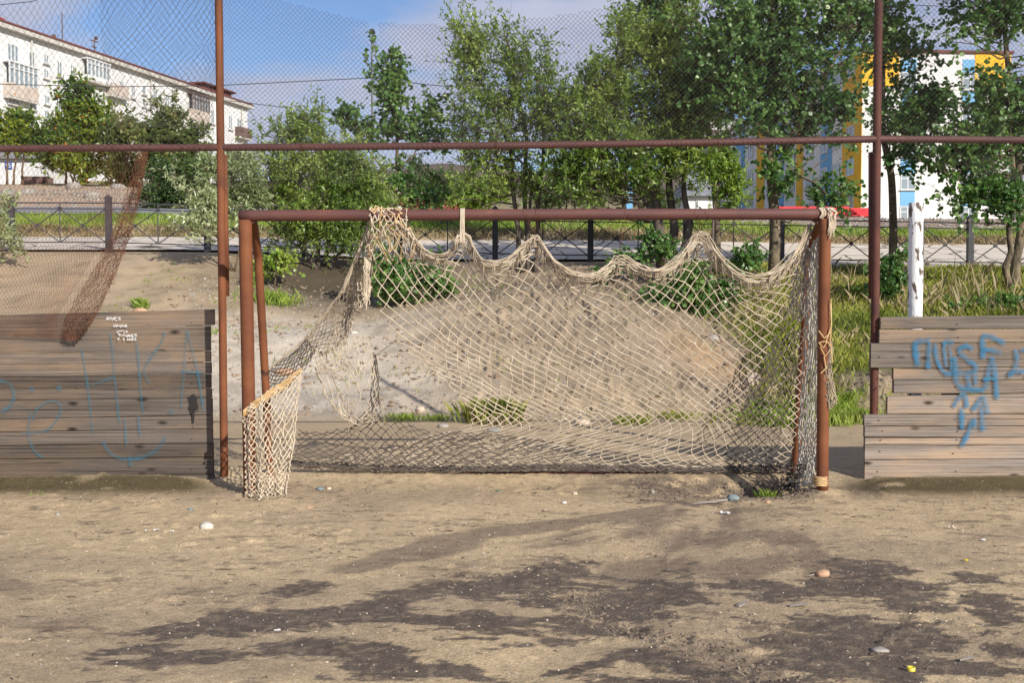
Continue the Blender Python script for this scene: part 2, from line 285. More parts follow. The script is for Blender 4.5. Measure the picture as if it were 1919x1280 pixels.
def H(X, Y, micro=True):
    X = np.asarray(X, float); Y = np.asarray(Y, float)
    xs = X / np.maximum(1, Y / 22)
    zl, zc, zr = (np.interp(Y, T[:, 0], T[:, 1]) for T in (TL, TC, TR))
    wl = 1 - ss(-7, -1.5, xs); wr = ss(1.5, 8.5, xs); z = zl * wl + zr * wr + zc * (1 - wl - wr)
    # mound behind the goal, hollow to its right
    z = z + .62 * np.exp(-((X - .6) / 2.3) ** 2 - ((Y - 16.3) / 2.0) ** 2) - .30 * np.exp(-((X - 3.3) / .8) ** 2 - ((Y - 15.5) / 2.2) ** 2)
    z = z + .25 * np.exp(-((X - 5.0) / .9) ** 2 - ((Y - 13.6) / .8) ** 2)
    z = z + .18 * np.exp(-((X + 6.2) / 2.6) ** 2 - ((Y - 15.5) / 2.0) ** 2)
    # low bank along the plank barriers and goal line
    side = np.maximum(1 - ss(-2.55, -2.2, X), ss(2.5, 2.85, X))
    z = z + (.055 + .03 * fbm(X * 1.3, Y, 5, 3)) * side * np.exp(-((Y - 7.95) / .20) ** 2)
    z = z + .06 * np.exp(-((Y - 8.35) / .35) ** 2) * (1 - side) - .004
    z = z - .20 * np.exp(-((X - 1.72) / .42) ** 2 - ((Y - 7.84) / .20) ** 2)
    z = z + .07 * np.exp(-((X - 2.2) / .16) ** 2 - ((Y - 7.55) / .18) ** 2) + .03 * np.exp(-((X + 1.8) / .3) ** 2 - ((Y - 7.6) / .2) ** 2)
    # rut from the hollow towards the viewer
    xr = 1.6 - (7.6 - Y) * .42 + .1 * np.sin(Y * 3)
    z = z - .03 * np.exp(-((X - xr) / .22) ** 2) * ss(7.7, 7.2, Y) * ss(3.3, 4.0, Y)
    gl = .35 + .06 * np.sin(Y * 5) - (4.9 - Y) * -.55
    z = z - .03 * np.exp(-((X - gl) / .10) ** 2) * ss(5.0, 4.6, Y) * fbm(X * 9, Y * 9, 14, 3)
    if micro:
        near = 1 - ss(9, 14, Y)
        z = z + near * ((fbm(X * 1.3, Y * 1.3, 1, 3) - .5) * .022 + (fbm(X * 13, Y * 13, 2, 2) - .5) * .006 + np.maximum(fbm(X * 12, Y * 15, 3, 4) - .58, 0) * .06 * (.3 + ss(.45, .65, fbm(X * 1.2, Y * 1.8, 4, 3))))
        slope = ss(12, 14, Y) * (1 - ss(20.5, 22, Y))
        z = z + slope * ((fbm(X * .9, Y * .9, 6, 3) - .5) * .20 + ss(-2.0, 0, X) * ((fbm(X * 6, Y * 6, 7, 3) - .5) * .06 + np.maximum(fbm(X * 12, Y * 12, 9, 3) - .56, 0) * .22 - .05 * ss(.62, .72, fbm(X * 2.2 + .5 * Y, Y * .9, 12, 3))))
        far = ss(34, 42, Y)
        z = z + far * (fbm(X * .5, Y * .5, 8, 4) - .5) * .5 + ss(200, 400, Y) * (fbm(X * .012, Y * .02, 11, 4) - .5) * 22
    return z
def h1(x, y): return float(H(np.array([x]), np.array([y]))[0])
def axis(dense, step, lim, grow):
    a = list(np.arange(0, dense, step)); s = step
    while a[-1] < lim: s *= grow; a.append(a[-1] + s)
    return a
ax = axis(4.7, .016, 700, 1.055); xs = np.array([-v for v in ax[:0:-1]] + ax)
ys = [2.2]; 
while ys[-1] < 950:
    y = ys[-1]; ys.append(y + (.011 + max(0, y - 4) * .0033 if y < 9 else .03 + (y - 9) * .006 if y < 23 else .114 + (y - 23) * .03))
ys = np.array(ys)
GX, GY = np.meshgrid(xs, ys); GZ = H(GX, GY)
SAND = np.array([.60, .46, .285]); SAND2 = np.array([.47, .36, .235]); MUD = np.array([.125, .10, .083]); WETB = np.array([.27, .205, .15])
GRAV = np.array([.58, .505, .41]); BROWN = np.array([.33, .26, .185]); OCHRE = np.array([.46, .29, .15]); SOIL = np.array([.085, .068, .045]); MOSS = np.array([.085, .068, .032]); GREEN = np.array([.11, .13, .035])
def mix(c, d, w): return c * (1 - w[..., None]) + d * w[..., None]
def blob(cx, cy, rx, ry, ang=0):
    dx_ = GX - cx; dy_ = GY - cy; ca, sa = math.cos(ang), math.sin(ang); u = (dx_ * ca + dy_ * sa) / rx; v = (-dx_ * sa + dy_ * ca) / ry
    return np.exp(-(u * u + v * v))
C = np.ones(GX.shape + (3,)) * SAND
C = mix(C, SAND2, ss(.4, .7, fbm(GX * .9, GY * 1.6, 21, 5)))
near = 1 - ss(8.4, 9.0, GY)
# brown silt fan from the hollow
def pxe(L_):
    o_ = np.zeros(GX.shape)
    for cx, cy, hw, hh, sl_ in L_:
        Yc = 2800. / (cy - 560); o_ = np.maximum(o_, blob((cx - 960) / 2000 * Yc, Yc, hw / 2000 * Yc * 1.2, hh * Yc * Yc / 2800 * 1.6, math.atan(-sl_ * .714 * Yc)))
    return o_
def stroke_px(pl, hh):
    o_ = []
    for (xa, ya), (xb, yb) in zip(pl[:-1], pl[1:]):
        o_.append(((xa + xb) / 2, (ya + yb) / 2, abs(xb - xa) / 2 + 25, hh, (yb - ya) / (xb - xa)))
    return o_
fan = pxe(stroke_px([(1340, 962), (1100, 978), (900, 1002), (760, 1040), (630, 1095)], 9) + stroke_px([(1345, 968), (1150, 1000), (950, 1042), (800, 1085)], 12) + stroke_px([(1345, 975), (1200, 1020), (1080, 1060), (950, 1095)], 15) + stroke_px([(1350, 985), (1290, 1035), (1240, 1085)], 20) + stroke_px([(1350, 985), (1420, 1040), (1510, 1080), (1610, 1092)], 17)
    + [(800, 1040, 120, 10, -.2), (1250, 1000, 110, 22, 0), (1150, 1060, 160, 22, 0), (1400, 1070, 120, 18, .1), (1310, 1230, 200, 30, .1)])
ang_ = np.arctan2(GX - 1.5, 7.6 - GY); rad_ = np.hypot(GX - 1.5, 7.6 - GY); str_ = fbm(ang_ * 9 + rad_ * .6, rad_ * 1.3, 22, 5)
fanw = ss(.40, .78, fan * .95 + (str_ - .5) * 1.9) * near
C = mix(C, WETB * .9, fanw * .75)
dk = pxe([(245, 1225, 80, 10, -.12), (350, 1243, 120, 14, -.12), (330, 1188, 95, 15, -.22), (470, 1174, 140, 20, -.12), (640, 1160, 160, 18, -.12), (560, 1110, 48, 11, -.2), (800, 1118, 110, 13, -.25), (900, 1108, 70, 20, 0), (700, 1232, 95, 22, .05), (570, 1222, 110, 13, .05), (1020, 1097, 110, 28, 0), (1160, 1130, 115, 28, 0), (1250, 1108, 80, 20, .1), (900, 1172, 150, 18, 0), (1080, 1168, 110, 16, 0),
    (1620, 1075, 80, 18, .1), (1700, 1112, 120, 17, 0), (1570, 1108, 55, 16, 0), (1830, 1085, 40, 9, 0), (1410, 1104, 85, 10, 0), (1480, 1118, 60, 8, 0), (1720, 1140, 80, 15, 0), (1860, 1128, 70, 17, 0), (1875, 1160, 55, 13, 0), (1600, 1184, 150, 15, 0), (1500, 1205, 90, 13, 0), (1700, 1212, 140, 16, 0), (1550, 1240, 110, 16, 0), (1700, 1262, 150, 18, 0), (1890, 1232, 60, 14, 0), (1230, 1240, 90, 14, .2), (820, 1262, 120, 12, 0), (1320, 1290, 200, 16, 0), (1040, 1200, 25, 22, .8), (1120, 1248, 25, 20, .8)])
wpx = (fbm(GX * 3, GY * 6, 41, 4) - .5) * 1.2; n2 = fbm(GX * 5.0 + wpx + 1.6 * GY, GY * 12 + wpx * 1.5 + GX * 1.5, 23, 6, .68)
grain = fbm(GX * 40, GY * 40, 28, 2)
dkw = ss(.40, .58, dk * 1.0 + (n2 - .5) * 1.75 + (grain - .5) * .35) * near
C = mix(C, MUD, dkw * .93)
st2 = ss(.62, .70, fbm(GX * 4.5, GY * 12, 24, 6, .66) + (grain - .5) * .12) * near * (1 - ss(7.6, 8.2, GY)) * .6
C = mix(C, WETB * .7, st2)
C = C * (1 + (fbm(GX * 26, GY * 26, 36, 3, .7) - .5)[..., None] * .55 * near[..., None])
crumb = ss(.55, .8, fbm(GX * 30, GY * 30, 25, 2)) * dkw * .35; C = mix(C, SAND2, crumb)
# moss and damp soil against the planks
side = np.maximum(1 - ss(-2.5, -2.0, GX), ss(2.3, 2.7, GX))
mossw = np.exp(-((GY - 7.80) / .22) ** 2) * (.12 + .88 * side) * ss(.12, .36, fbm(GX * 2.5, GY * 5, 26, 4)); C = mix(C, MOSS, np.clip(mossw * 1.1, 0, .92))
hol = np.clip(np.maximum(blob(1.6, 7.82, .85, .34, -.1) * 1.7, blob(1.25, 7.25, .5, .1, -.3)), 0, 1) * ss(.3, .6, fbm(GX * 9, GY * 9, 27, 3)); C = mix(C, MUD, hol * .9)
# behind the goal
back = ss(8.6, 9.2, GY)
C = mix(C, SAND2 * .92, back * (1 - ss(11, 13, GY)) * .7)
slope = ss(12.0, 13.2, GY) * (1 - ss(21.3, 21.8, GY))
gravw = slope * (1 - ss(-2.2, .9, GX + .9 * (fbm(GX, GY, 30, 3) - .5) * 2)) * (1 - ss(16.2, 17.6, GY + (fbm(GX * .8, GY * .8, 31, 3) - .5) * 2.2)) * ss(-6.3, -4.7, GX)
C = mix(C, GRAV, gravw)
bw = slope * (1 - gravw) * ss(12.6, 14.2, GY); C = mix(C, BROWN, bw)
C = mix(C, SAND2 * 1.02, bw * ss(-3.2, -4.8, GX) * .85)
C = mix(C, OCHRE, slope * blob(2.75, 15.2, .5, .7, 0) * .55); C = mix(C, OCHRE * .9, slope * blob(3.9, 14.2, .5, .4) * .5)
C = mix(C, C * .62, slope * ss(.5, .68, fbm(GX * 4, GY * 4, 32, 5)) * .6)
C = mix(C, SOIL, slope * np.clip(blob(-3.2, 19.6, 2.0, 1.5) * 1.2 + blob(1.6, 18.2, 2.5, 1.0) * .8, 0, .95))
gr = slope * np.clip(ss(2.9, 3.7, GX - (GY - 15) * .10 + (fbm(GX, GY, 33, 3) - .5) * 1.0), 0, 1) * (1 - blob(4.6, 13.5, .75, .7)); C = mix(C, GREEN, gr * .9)
# street zone
verge = ss(27.2, 28.2, GY) * (1 - ss(31, 32, GY)); C = mix(C, np.array([.12, .10, .055]), verge)
bankL = ss(37.5, 39, GY) * (1 - ss(46.5, 48, GY)); C = mix(C, np.array([.42, .32, .235]), bankL * (1 - ss(-3, 3, GX)))
bankR = ss(31.5, 33, GY) * (1 - ss(60, 70, GY)); C = mix(C, np.array([.33, .245, .18]), bankR * ss(3, 8, GX)); C = mix(C, np.array([.2, .18, .1]), ss(46.5, 52, GY) * .8)
C = mix(C, np.array([.13, .105, .085]), ss(120, 220, GY))
C = C * (.9 + .2 * fbm(GX * 7, GY * 7, 35, 3))[..., None]
nx, ny = len(xs), len(ys)
idx = np.arange(nx * ny).reshape(ny, nx)
Fg = np.stack([idx[:-1, :-1], idx[:-1, 1:], idx[1:, 1:], idx[1:, :-1]], -1).reshape(-1, 4)
m, t, b, o = newmat('dirt_ground'); k = t.links
a = nd(t, 'ShaderNodeAttribute', attribute_name='col'); g = nd(t, 'ShaderNodeNewGeometry')
n1 = nd(t, 'ShaderNodeTexNoise', i_Scale=85, i_Detail=4, i_Roughness=.8); k.new(g.outputs['Position'], n1.inputs['Vector'])
r = nd(t, 'ShaderNodeMapRange'); r.inputs[1].default_value = .28; r.inputs[2].default_value = .72; r.inputs[3].default_value = .50; r.inputs[4].default_value = 1.45; k.new(n1.outputs[0], r.inputs[0])
vm = nd(t, 'ShaderNodeVectorMath', operation='SCALE'); k.new(a.outputs['Color'], vm.inputs[0]); k.new(r.outputs[0], vm.inputs['Scale'])
vo = nd(t, 'ShaderNodeTexVoronoi', i_Scale=38); k.new(g.outputs['Position'], vo.inputs['Vector']); r2 = nd(t, 'ShaderNodeMapRange'); r2.inputs[1].default_value = .12; r2.inputs[2].default_value = .2; r2.inputs[3].default_value = .32; r2.inputs[4].default_value = 0; k.new(vo.outputs['Distance'], r2.inputs[0])
mc = nd(t, 'ShaderNodeMixRGB'); k.new(r2.outputs[0], mc.inputs[0]); k.new(vm.outputs[0], mc.inputs[1]); k.new(vo.outputs['Color'], mc.inputs[2])
hs = nd(t, 'ShaderNodeHueSaturation', i_Saturation=.12, i_Value=.55); k.new(vo.outputs['Color'], hs.inputs['Color']); k.new(hs.outputs[0], mc.inputs[2])
k.new(mc.outputs[0], b.inputs['Base Color']); b.inputs['Roughness'].default_value = .95; b.inputs['Specular IOR Level'].default_value = .15
n3 = nd(t, 'ShaderNodeTexNoise', i_Scale=90, i_Detail=5, i_Roughness=.7); k.new(g.outputs['Position'], n3.inputs['Vector'])
bp = nd(t, 'ShaderNodeBump', i_Strength=1.0, i_Distance=.016); k.new(n3.outputs[0], bp.inputs['Height']); k.new(bp.outputs[0], b.inputs['Normal']); M['ground'] = m
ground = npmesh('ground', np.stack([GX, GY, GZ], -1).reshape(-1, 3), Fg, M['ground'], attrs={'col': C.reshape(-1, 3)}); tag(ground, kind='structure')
def strip(name, y0, y1, dz, mat, x0=-60, x1=60, kind='structure'):
    xx = np.linspace(x0, x1, 240); yy = np.linspace(y0, y1, 8); A, B_ = np.meshgrid(xx, yy); Z = H(A, B_, False) + dz
    i = np.arange(A.size).reshape(A.shape); Fq = np.stack([i[:-1, :-1], i[:-1, 1:], i[1:, 1:], i[1:, :-1]], -1).reshape(-1, 4)
    return tag(npmesh(name, np.stack([A, B_, Z], -1).reshape(-1, 3), Fq, mat), kind=kind)
# cracked concrete pavement
m, t, b, o = newmat('cracked_pavement'); k = t.links; g = nd(t, 'ShaderNodeNewGeometry')
nw = nd(t, 'ShaderNodeTexNoise', i_Scale=1.2, i_Detail=4); k.new(g.outputs['Position'], nw.inputs['Vector']); av = nd(t, 'ShaderNodeMixRGB', i_0=.25); k.new(g.outputs['Position'], av.inputs[1]); k.new(nw.outputs['Color'], av.inputs[2])
mpn = nd(t, 'ShaderNodeMapping'); mpn.inputs['Scale'].default_value = (1.5, .9, 0); k.new(av.outputs[0], mpn.inputs[0])
v = nd(t, 'ShaderNodeTexVoronoi', feature='DISTANCE_TO_EDGE', i_Scale=1.0); k.new(mpn.outputs[0], v.inputs['Vector'])
r = nd(t, 'ShaderNodeValToRGB'); r.color_ramp.elements[0].position = .012; r.color_ramp.elements[0].color = (.12, .1, .08, 1); r.color_ramp.elements[1].position = .028; r.color_ramp.elements[1].color = (1, 1, 1, 1); k.new(v.outputs[0], r.inputs[0])
n1 = nd(t, 'ShaderNodeTexNoise', i_Scale=3, i_Detail=8); k.new(g.outputs['Position'], n1.inputs['Vector']); r1 = nd(t, 'ShaderNodeValToRGB'); r1.color_ramp.elements[0].position = .3; r1.color_ramp.elements[0].color = (.50, .44, .36, 1); r1.color_ramp.elements[1].position = .7; r1.color_ramp.elements[1].color = (.64, .57, .48, 1); k.new(n1.outputs[0], r1.inputs[0])
mm = nd(t, 'ShaderNodeMixRGB', blend_type='MULTIPLY', i_0=1); k.new(r1.outputs[0], mm.inputs[1]); k.new(r.outputs[0], mm.inputs[2]); k.new(mm.outputs[0], b.inputs['Base Color']); b.inputs['Roughness'].default_value = .9
M['pave'] = m
strip('pavement', 22.15, 26.9, .05, M['pave'])
M['asphalt'] = noisemat('asphalt', (.19, .20, .215), (.25, .26, .28), 1.5, .85, 5, bump=.2)
strip('road', 32.2, 37.6, .06, M['asphalt'], -60, 6.5)
# ------------------------------------------------------------------ the tall ball-stop fence
FY = 8.10
fence = empty('ball_stop_fence', (0, FY, 0)); tag(fence, 'tall rusty pipe fence with torn chain link mesh behind the football goal', 'fence')
def pole(top, bot, r, mat, name='pole', parent=fence, n=20, wob=.0):
    A = np.array(top[:]); B_ = np.array(bot[:]); tt = np.linspace(0, 1, 14)[:, None]; pts = A * (1 - tt) + B_ * tt
    if wob: pts[1:-1] += RG.normal(0, wob, pts[1:-1].shape)
    mb = MB(); mb.tube(pts, r, n); return mb.build(name, mat, parent, True)
pole(P(408, -180, FY), P(421, 925, FY), .0295, M['rust'], wob=.001)
pole(P(1649, -180, FY), P(1636, 912, FY), .031, M['rustdark'], wob=.001)
mb = MB(); mb.tube([P(420, 290, FY + .03), P(424, 555, FY + .03)], .024, 14); mb.build('splice_pipe', M['rust'], fence, True)
mb = MB(); mb.tube([P(1634, 285, FY + .04), P(1634, 560, FY + .04)], .026, 14); mb.build('splice_pipe', M['rustdark'], fence, True)
mb = MB()
rp = [P(x, y, FY) for x, y in ((-900, 285), (-200, 279), (200, 277), (410, 276), (700, 274), (960, 272), (1250, 268), (1500, 263), (1645, 260), (1919, 262), (2700, 266))]
mb.tube(rp, .027, 16); mb.build('rail', M['rustbar'], fence, True)
for X in (-5.9, 6.9): pole((X, FY, 4.4), (X, FY, -.1), .03, M['rust'])
def bezgrid(rows):
    """rows of control points (px,py,Y) -> sampler f(u,v)->xyz, smooth in both"""
    R = [PA(r) for r in rows]; n = 64
    def res(a, m):
        tt = np.linspace(0, len(a) - 1, m); i = np.clip(np.floor(tt).astype(int), 0, len(a) - 2); f = (tt - i)[:, None]
        p0 = a[np.clip(i - 1, 0, len(a) - 1)]; p1 = a[i]; p2 = a[i + 1]; p3 = a[np.clip(i + 2, 0, len(a) - 1)]
        return .5 * (2 * p1 + (p2 - p0) * f + (2 * p0 - 5 * p1 + 4 * p2 - p3) * f ** 2 + (3 * p1 - p0 - 3 * p2 + p3) * f ** 3)
    G = np.stack([res(r, n) for r in R]); K = len(R)
    G = res(G.reshape(K, -1), 64).reshape(64, n, 3)
    def f(u, v):
        u = np.clip(u, 0, 1) * (n - 1); v = np.clip(v, 0, 1) * 63
        i = np.clip(np.floor(u).astype(int), 0, n - 2); j = np.clip(np.floor(v).astype(int), 0, 62); a = (u - i)[..., None]; b = (v - j)[..., None]
        return (G[j, i] * (1 - a) + G[j, i + 1] * a) * (1 - b) + (G[j + 1, i] * (1 - a) + G[j + 1, i + 1] * a) * b
    return f
def lattice(f, nu, nv, jit=.0, keep=None, wave=None):
    """diamond lattice: knots and edges"""
    j, i = np.meshgrid(np.arange(nv + 1), np.arange(nu + 1), indexing='ij')
    U = (i + .5 * (j % 2)) / (nu + .5); Vv = j / nv
    Pn = f(U, Vv)
    if wave is not None: Pn = Pn + wave(U, Vv, Pn)
    if jit: Pn = Pn + RG.normal(0, jit, Pn.shape)
    K = np.arange(Pn.shape[0] * Pn.shape[1]).reshape(Pn.shape[:2]); E = []
    for jj in range(nv):
        for s in (0, 1):
            if jj % 2 == 0: a = K[jj, :]; b = K[jj + 1, :] if s == 0 else None
            if jj % 2 == 0:
                if s == 0: E.append(np.stack([K[jj], K[jj + 1]], 1))
                else: E.append(np.stack([K[jj, 1:], K[jj + 1, :-1]], 1))
            else:
                if s == 0: E.append(np.stack([K[jj], K[jj + 1]], 1))
                else: E.append(np.stack([K[jj, :-1], K[jj + 1, 1:]], 1))
    E = np.concatenate(E); Q = Pn.reshape(-1, 3); UV = np.stack([U, Vv], -1).reshape(-1, 2)
    if keep is not None:
        kk = keep((UV[E[:, 0]] + UV[E[:, 1]]) / 2, (Q[E[:, 0]] + Q[E[:, 1]]) / 2); E = E[kk]
    return Q, E
def meshwire(name, f, nu, nv, r, mat, parent, jit=.001, keep=None, n=3, wave=None, knots=0, sag=0):
    Q, E = lattice(f, nu, nv, jit, keep, wave); A, B_ = Q[E[:, 0]], Q[E[:, 1]]
    mb = MB()
    if sag:
        Mi = (A + B_) / 2 + RG.normal(0, sag, A.shape); Mi[:, 2] -= np.abs(RG.normal(0, sag, len(A)))
        mb.add(*segtubes(A, Mi, r, r * .9, n)); mb.add(*segtubes(Mi, B_, r * .9, r, n))
    else: mb.add(*segtubes(A, B_, r, r, n))
    if knots:
        u = np.unique(E); mb.add(*blobs(Q[u], knots * RG.uniform(.8, 1.3, len(u)), 1.2))
    return mb.build(name, mat, parent, True)
MY = FY - .034
def topy(px):   # upper torn edge of the mesh right of the left pole
    return np.interp(px, [410, 470, 540, 640, 690, 699, 706, 712, 760, 850, 1000, 1080, 1150, 1190, 1960], [-60, -30, 2, 28, 40, 62, 62, 40, 44, 46, 34, 22, 8, -40, -160])
def px_of(Q): return 959.5 + F * Q[..., 0] / (Q[..., 1] * ct) * 1.0
def py_of(Q):
    d = (Q[..., 2] - EYE); y = (d * ct + Q[..., 1] * st) / (Q[..., 1] * ct - d * st); return 640 - F * y
x_t = np.linspace(412, 2240, 20)
f = bezgrid([[(x, -170, MY) for x in x_t], [(x, 60, MY) for x in x_t], [(x, 272 - (x - 412) * .006, MY - .002) for x in x_t], [(x, 355 - (x - 412) * .012, MY - .01) for x in x_t]])
f0_ = f; f = lambda u, v: f0_(u, np.interp(v, [0, 230 / 525, 442 / 525, 1], [0, 1 / 3, 2 / 3, 1]))
def kp(uv, C_):
    x = px_of(C_); y = py_of(C_)
    lim = np.interp(x, [412, 560, 700, 900, 1000, 1250, 1640, 1800, 1919, 2300], [350, 345, 335, 300, 276, 274, 285, 320, 345, 340]) + 8 * np.sin(x * .09)
    gap = ~((np.abs(x - 706) < 7) & (y < 66)); return (y < lim) & gap & (y > topy(x))
wv = lambda U, V, Pn: np.stack([.016 * (vn(Pn[..., 0] * 2.2, Pn[..., 2] * 2.2, 81) - .5) + .006 * np.sin(Pn[..., 2] * 6), .03 * (vn(Pn[..., 0] * 1.5, Pn[..., 2] * 1.5, 82) - .5), .02 * (vn(Pn[..., 0] * 1.8, Pn[..., 2] * 1.8, 83) - .5) + .012 * np.sin(Pn[..., 0] * 1.7)], -1)
meshwire('chain_link_mesh', f, 200, 116, .0011, M['wire'], fence, .0012, kp, wave=wv)
# left bay: wide mesh, then an older finer sheet rolled behind it
fl = bezgrid([[(x, -120, MY) for x in (-640, -300, 0, 200, 404)], [(x, 90, MY) for x in (-640, -300, 0, 200, 404)], [(x, 285, MY) for x in (-640, -300, 0, 200, 404)]])
meshwire('chain_link_mesh', fl, 68, 54, .0012, M['wire'], fence, .003, wave=wv)
fl2 = bezgrid([[(x, -100, MY + .02) for x in (188, 260, 330, 402)], [(x + 6, 90, MY + .03) for x in (184, 255, 330, 400)], [(x, 240, MY + .02) for x in (215, 260, 330, 400)]])
meshwire('chain_link_mesh', fl2, 20, 56, .0012, M['wire'], fence, .003, wave=wv)
# torn sheet hanging below the rail over the left planks
BYF = 8.03
fl3 = bezgrid([[(-500, 280, MY), (-200, 280, MY), (60, 280, MY), (250, 282, MY), (268, 284, MY), (276, 285, MY)], [(-500, 400, MY), (-200, 400, MY), (40, 400, MY), (212, 400, MY), (238, 400, MY), (254, 400, MY)],
   [(-500, 500, MY), (-200, 500, MY), (30, 500, MY), (165, 500, MY), (196, 500, MY - .01), (222, 498, MY - .02)], [(-500, 580, 7.99), (-200, 582, 7.99), (20, 586, 7.99), (112, 588, 7.98), (148, 590, 7.97), (182, 588, 7.95)], [(-500, 622, 7.985), (-200, 624, 7.985), (10, 630, 7.985), (108, 634, 7.975), (128, 638, 7.96), (146, 636, 7.94)]])
uwarp = lambda g: (lambda u, v: g(np.where(u < .8, u / .8 * .60 / 1.0, .60 + (u - .8) / .2 * .40), v))
meshwire('torn_chain_link_sheet', uwarp(fl3), 92, 66, .0012, M['rustwire'], fence, .0015)
fl4 = bezgrid([[(258, 283, MY - .01), (268, 284, MY - .015), (277, 285, MY - .01)], [(224, 400, MY - .015), (240, 400, MY - .025), (256, 400, MY - .015)], [(178, 500, MY - .02), (200, 500, MY - .03), (222, 498, MY - .02)], [(126, 588, 7.97), (156, 590, 7.96), (182, 588, 7.95)], [(118, 634, 7.965), (131, 638, 7.955), (146, 636, 7.94)]])
meshwire('torn_chain_link_sheet', fl4, 10, 80, .0014, M['rustwire'], fence, .006)
mb = MB()
for q in range(26):       # ragged loose wires along the torn edge
    tt = random.random(); p = Vector(fl3(np.array(.97), np.array(tt)).tolist()); pts = [p + Vector((random.uniform(-.05, .03), random.uniform(-.03, .02), random.uniform(-.06, .06))) for _ in range(5)]
    mb.tube(pts, .0015, 3, False)
mb.build('loose_wire', M['rustwire'], fence, True)
for px, w in ((46, .0), (172, .0), (302, .01), (566, 0), (930, 0), (1345, 0)):
    mb = MB(); pr = P(px, 278 - max(0, (px - 300)) * .009, FY); an = np.linspace(0, 12, 34)
    mb.tube([(pr.x + .006 * a_ / 3 - .012 + w * math.sin(a_ * 3), pr.y + .031 * math.cos(a_), pr.z - .0 + .031 * math.sin(a_)) for a_ in an], .0022, 4); mb.build('tie_wire', M['rustwire'], fence, True)
# ------------------------------------------------------------------ plank barriers
def plank(parent, mat, x0, x1, zl0, zl1, zr0, zr1, yf, th=.042):
    """x0..x1, bottom/top heights at both ends"""
    n = 36; xs_ = np.linspace(x0, x1, n); t_ = (xs_ - x0) / (x1 - x0); s = random.uniform(0, 100)
    zb = zl0 * (1 - t_) + zr0 * t_ + .004 * (fbm(xs_ * 3, xs_ * 0 + s, 1, 3) - .5) + .002; zt = zl1 * (1 - t_) + zr1 * t_ + .004 * (fbm(xs_ * 3, xs_ * 0 + s, 2, 3) - .5) - .002
    yy = yf + .006 * (fbm(xs_ * 1.2, xs_ * 0 + s, 3, 2) - .5); b = .004; V = []
    for i in range(n):
        V += [(xs_[i], yy[i] + b, zb[i]), (xs_[i], yy[i], zb[i] + b), (xs_[i], yy[i], zt[i] - b), (xs_[i], yy[i] + b, zt[i]), (xs_[i], yy[i] + th, zt[i]), (xs_[i], yy[i] + th, zb[i])]
    q = [(i * 6 + k, i * 6 + (k + 1) % 6, (i + 1) * 6 + (k + 1) % 6, (i + 1) * 6 + k) for i in range(n - 1) for k in range(6)]
    c = [list(range(6))[::-1], [(n - 1) * 6 + k for k in range(6)]]
    return npmesh('plank', V, [np.array(q), np.array(c)], mat, parent, False)
def zpx(y, Y): return P(960, y, Y).z
def xpx(x, Y): return P(x, 640, Y).x
left = empty('plank_barrier', (-3.8, BYF, 0)); tag(left, 'weathered brown plank barrier left of the goal with faded blue spray strokes', 'barrier')
seamL = [590, 617, 663, 684, 707, 729, 751, 786, 810, 836, 861, 896, 930]; seamR = [579, 610, 658, 679, 701, 728, 746, 778, 804, 831, 857, 890, 925]
ends = [401, 393, 393, 394, 393, 394, 395, 395, 395, 396, 396, 397]
for i in range(12):
    x1 = xpx(ends[i], BYF); x0 = -5.6; xl = xpx(0, BYF)
    def ext(a, b_, x): return a + (b_ - a) * (x - xl) / (xpx(395, BYF) - xl)
    zl0, zr0 = zpx(ext(seamL[i + 1], seamR[i + 1], x0), BYF), zpx(ext(seamL[i + 1], seamR[i + 1], x1), BYF)
    zl1, zr1 = zpx(ext(seamL[i], seamR[i], x0), BYF), zpx(ext(seamL[i], seamR[i], x1), BYF)
    plank(left, M['woodL'], x0, x1, zl0, zl1, zr0, zr1, BYF + random.uniform(-.002, .002) - (.008 if i == 0 else 0))
for X in (-2.42, -4.3, -5.5):
    mb = MB(); mb.box(X - .05, X + .05, BYF + .047, BYF + .147, -.1, zpx(592, BYF)); mb.build('support_post', M['woodL'], left)
right = empty('plank_barrier', (3.8, BYF, 0)); tag(right, 'stepped grey plank barrier right of the goal with bright blue graffiti letters', 'barrier')
brd = [(1650, 594, 617.5, 591, 616), (1648, 617.5, 643.5, 616, 642), (1633, 643.5, 690, 642, 688), (1676, 690, 712, 688, 712), (1677, 712, 738, 712, 738), (1665, 743, 776.5, 738, 776), (1622, 777, 799, 776, 799), (1623, 799, 820, 799, 820), (1624, 820, 834, 820, 835), (1624, 834, 862, 835, 861), (1624, 862, 912, 861, 925)]
for i, (xl, a0, a1, b0, b1) in enumerate(brd):
    x0 = xpx(xl, BYF); x1 = 5.7; xr = xpx(1919, BYF)
    ex = lambda a_, b_: a_ + (b_ - a_) * (x1 - x0) / (xr - x0)
    plank(right, M['woodR'], x0, x1, zpx(a1, BYF), zpx(a0, BYF), zpx(ex(a1, b1), BYF), zpx(ex(a0, b0), BYF), BYF + random.uniform(-.002, .002) + (.006 if i in (3, 4) else 0))
for X in (3.35, 5.3):
    mb = MB(); mb.box(X - .05, X + .05, BYF + .052, BYF + .152, -.1, zpx(598, BYF)); mb.build('support_post', M['woodR'], right)
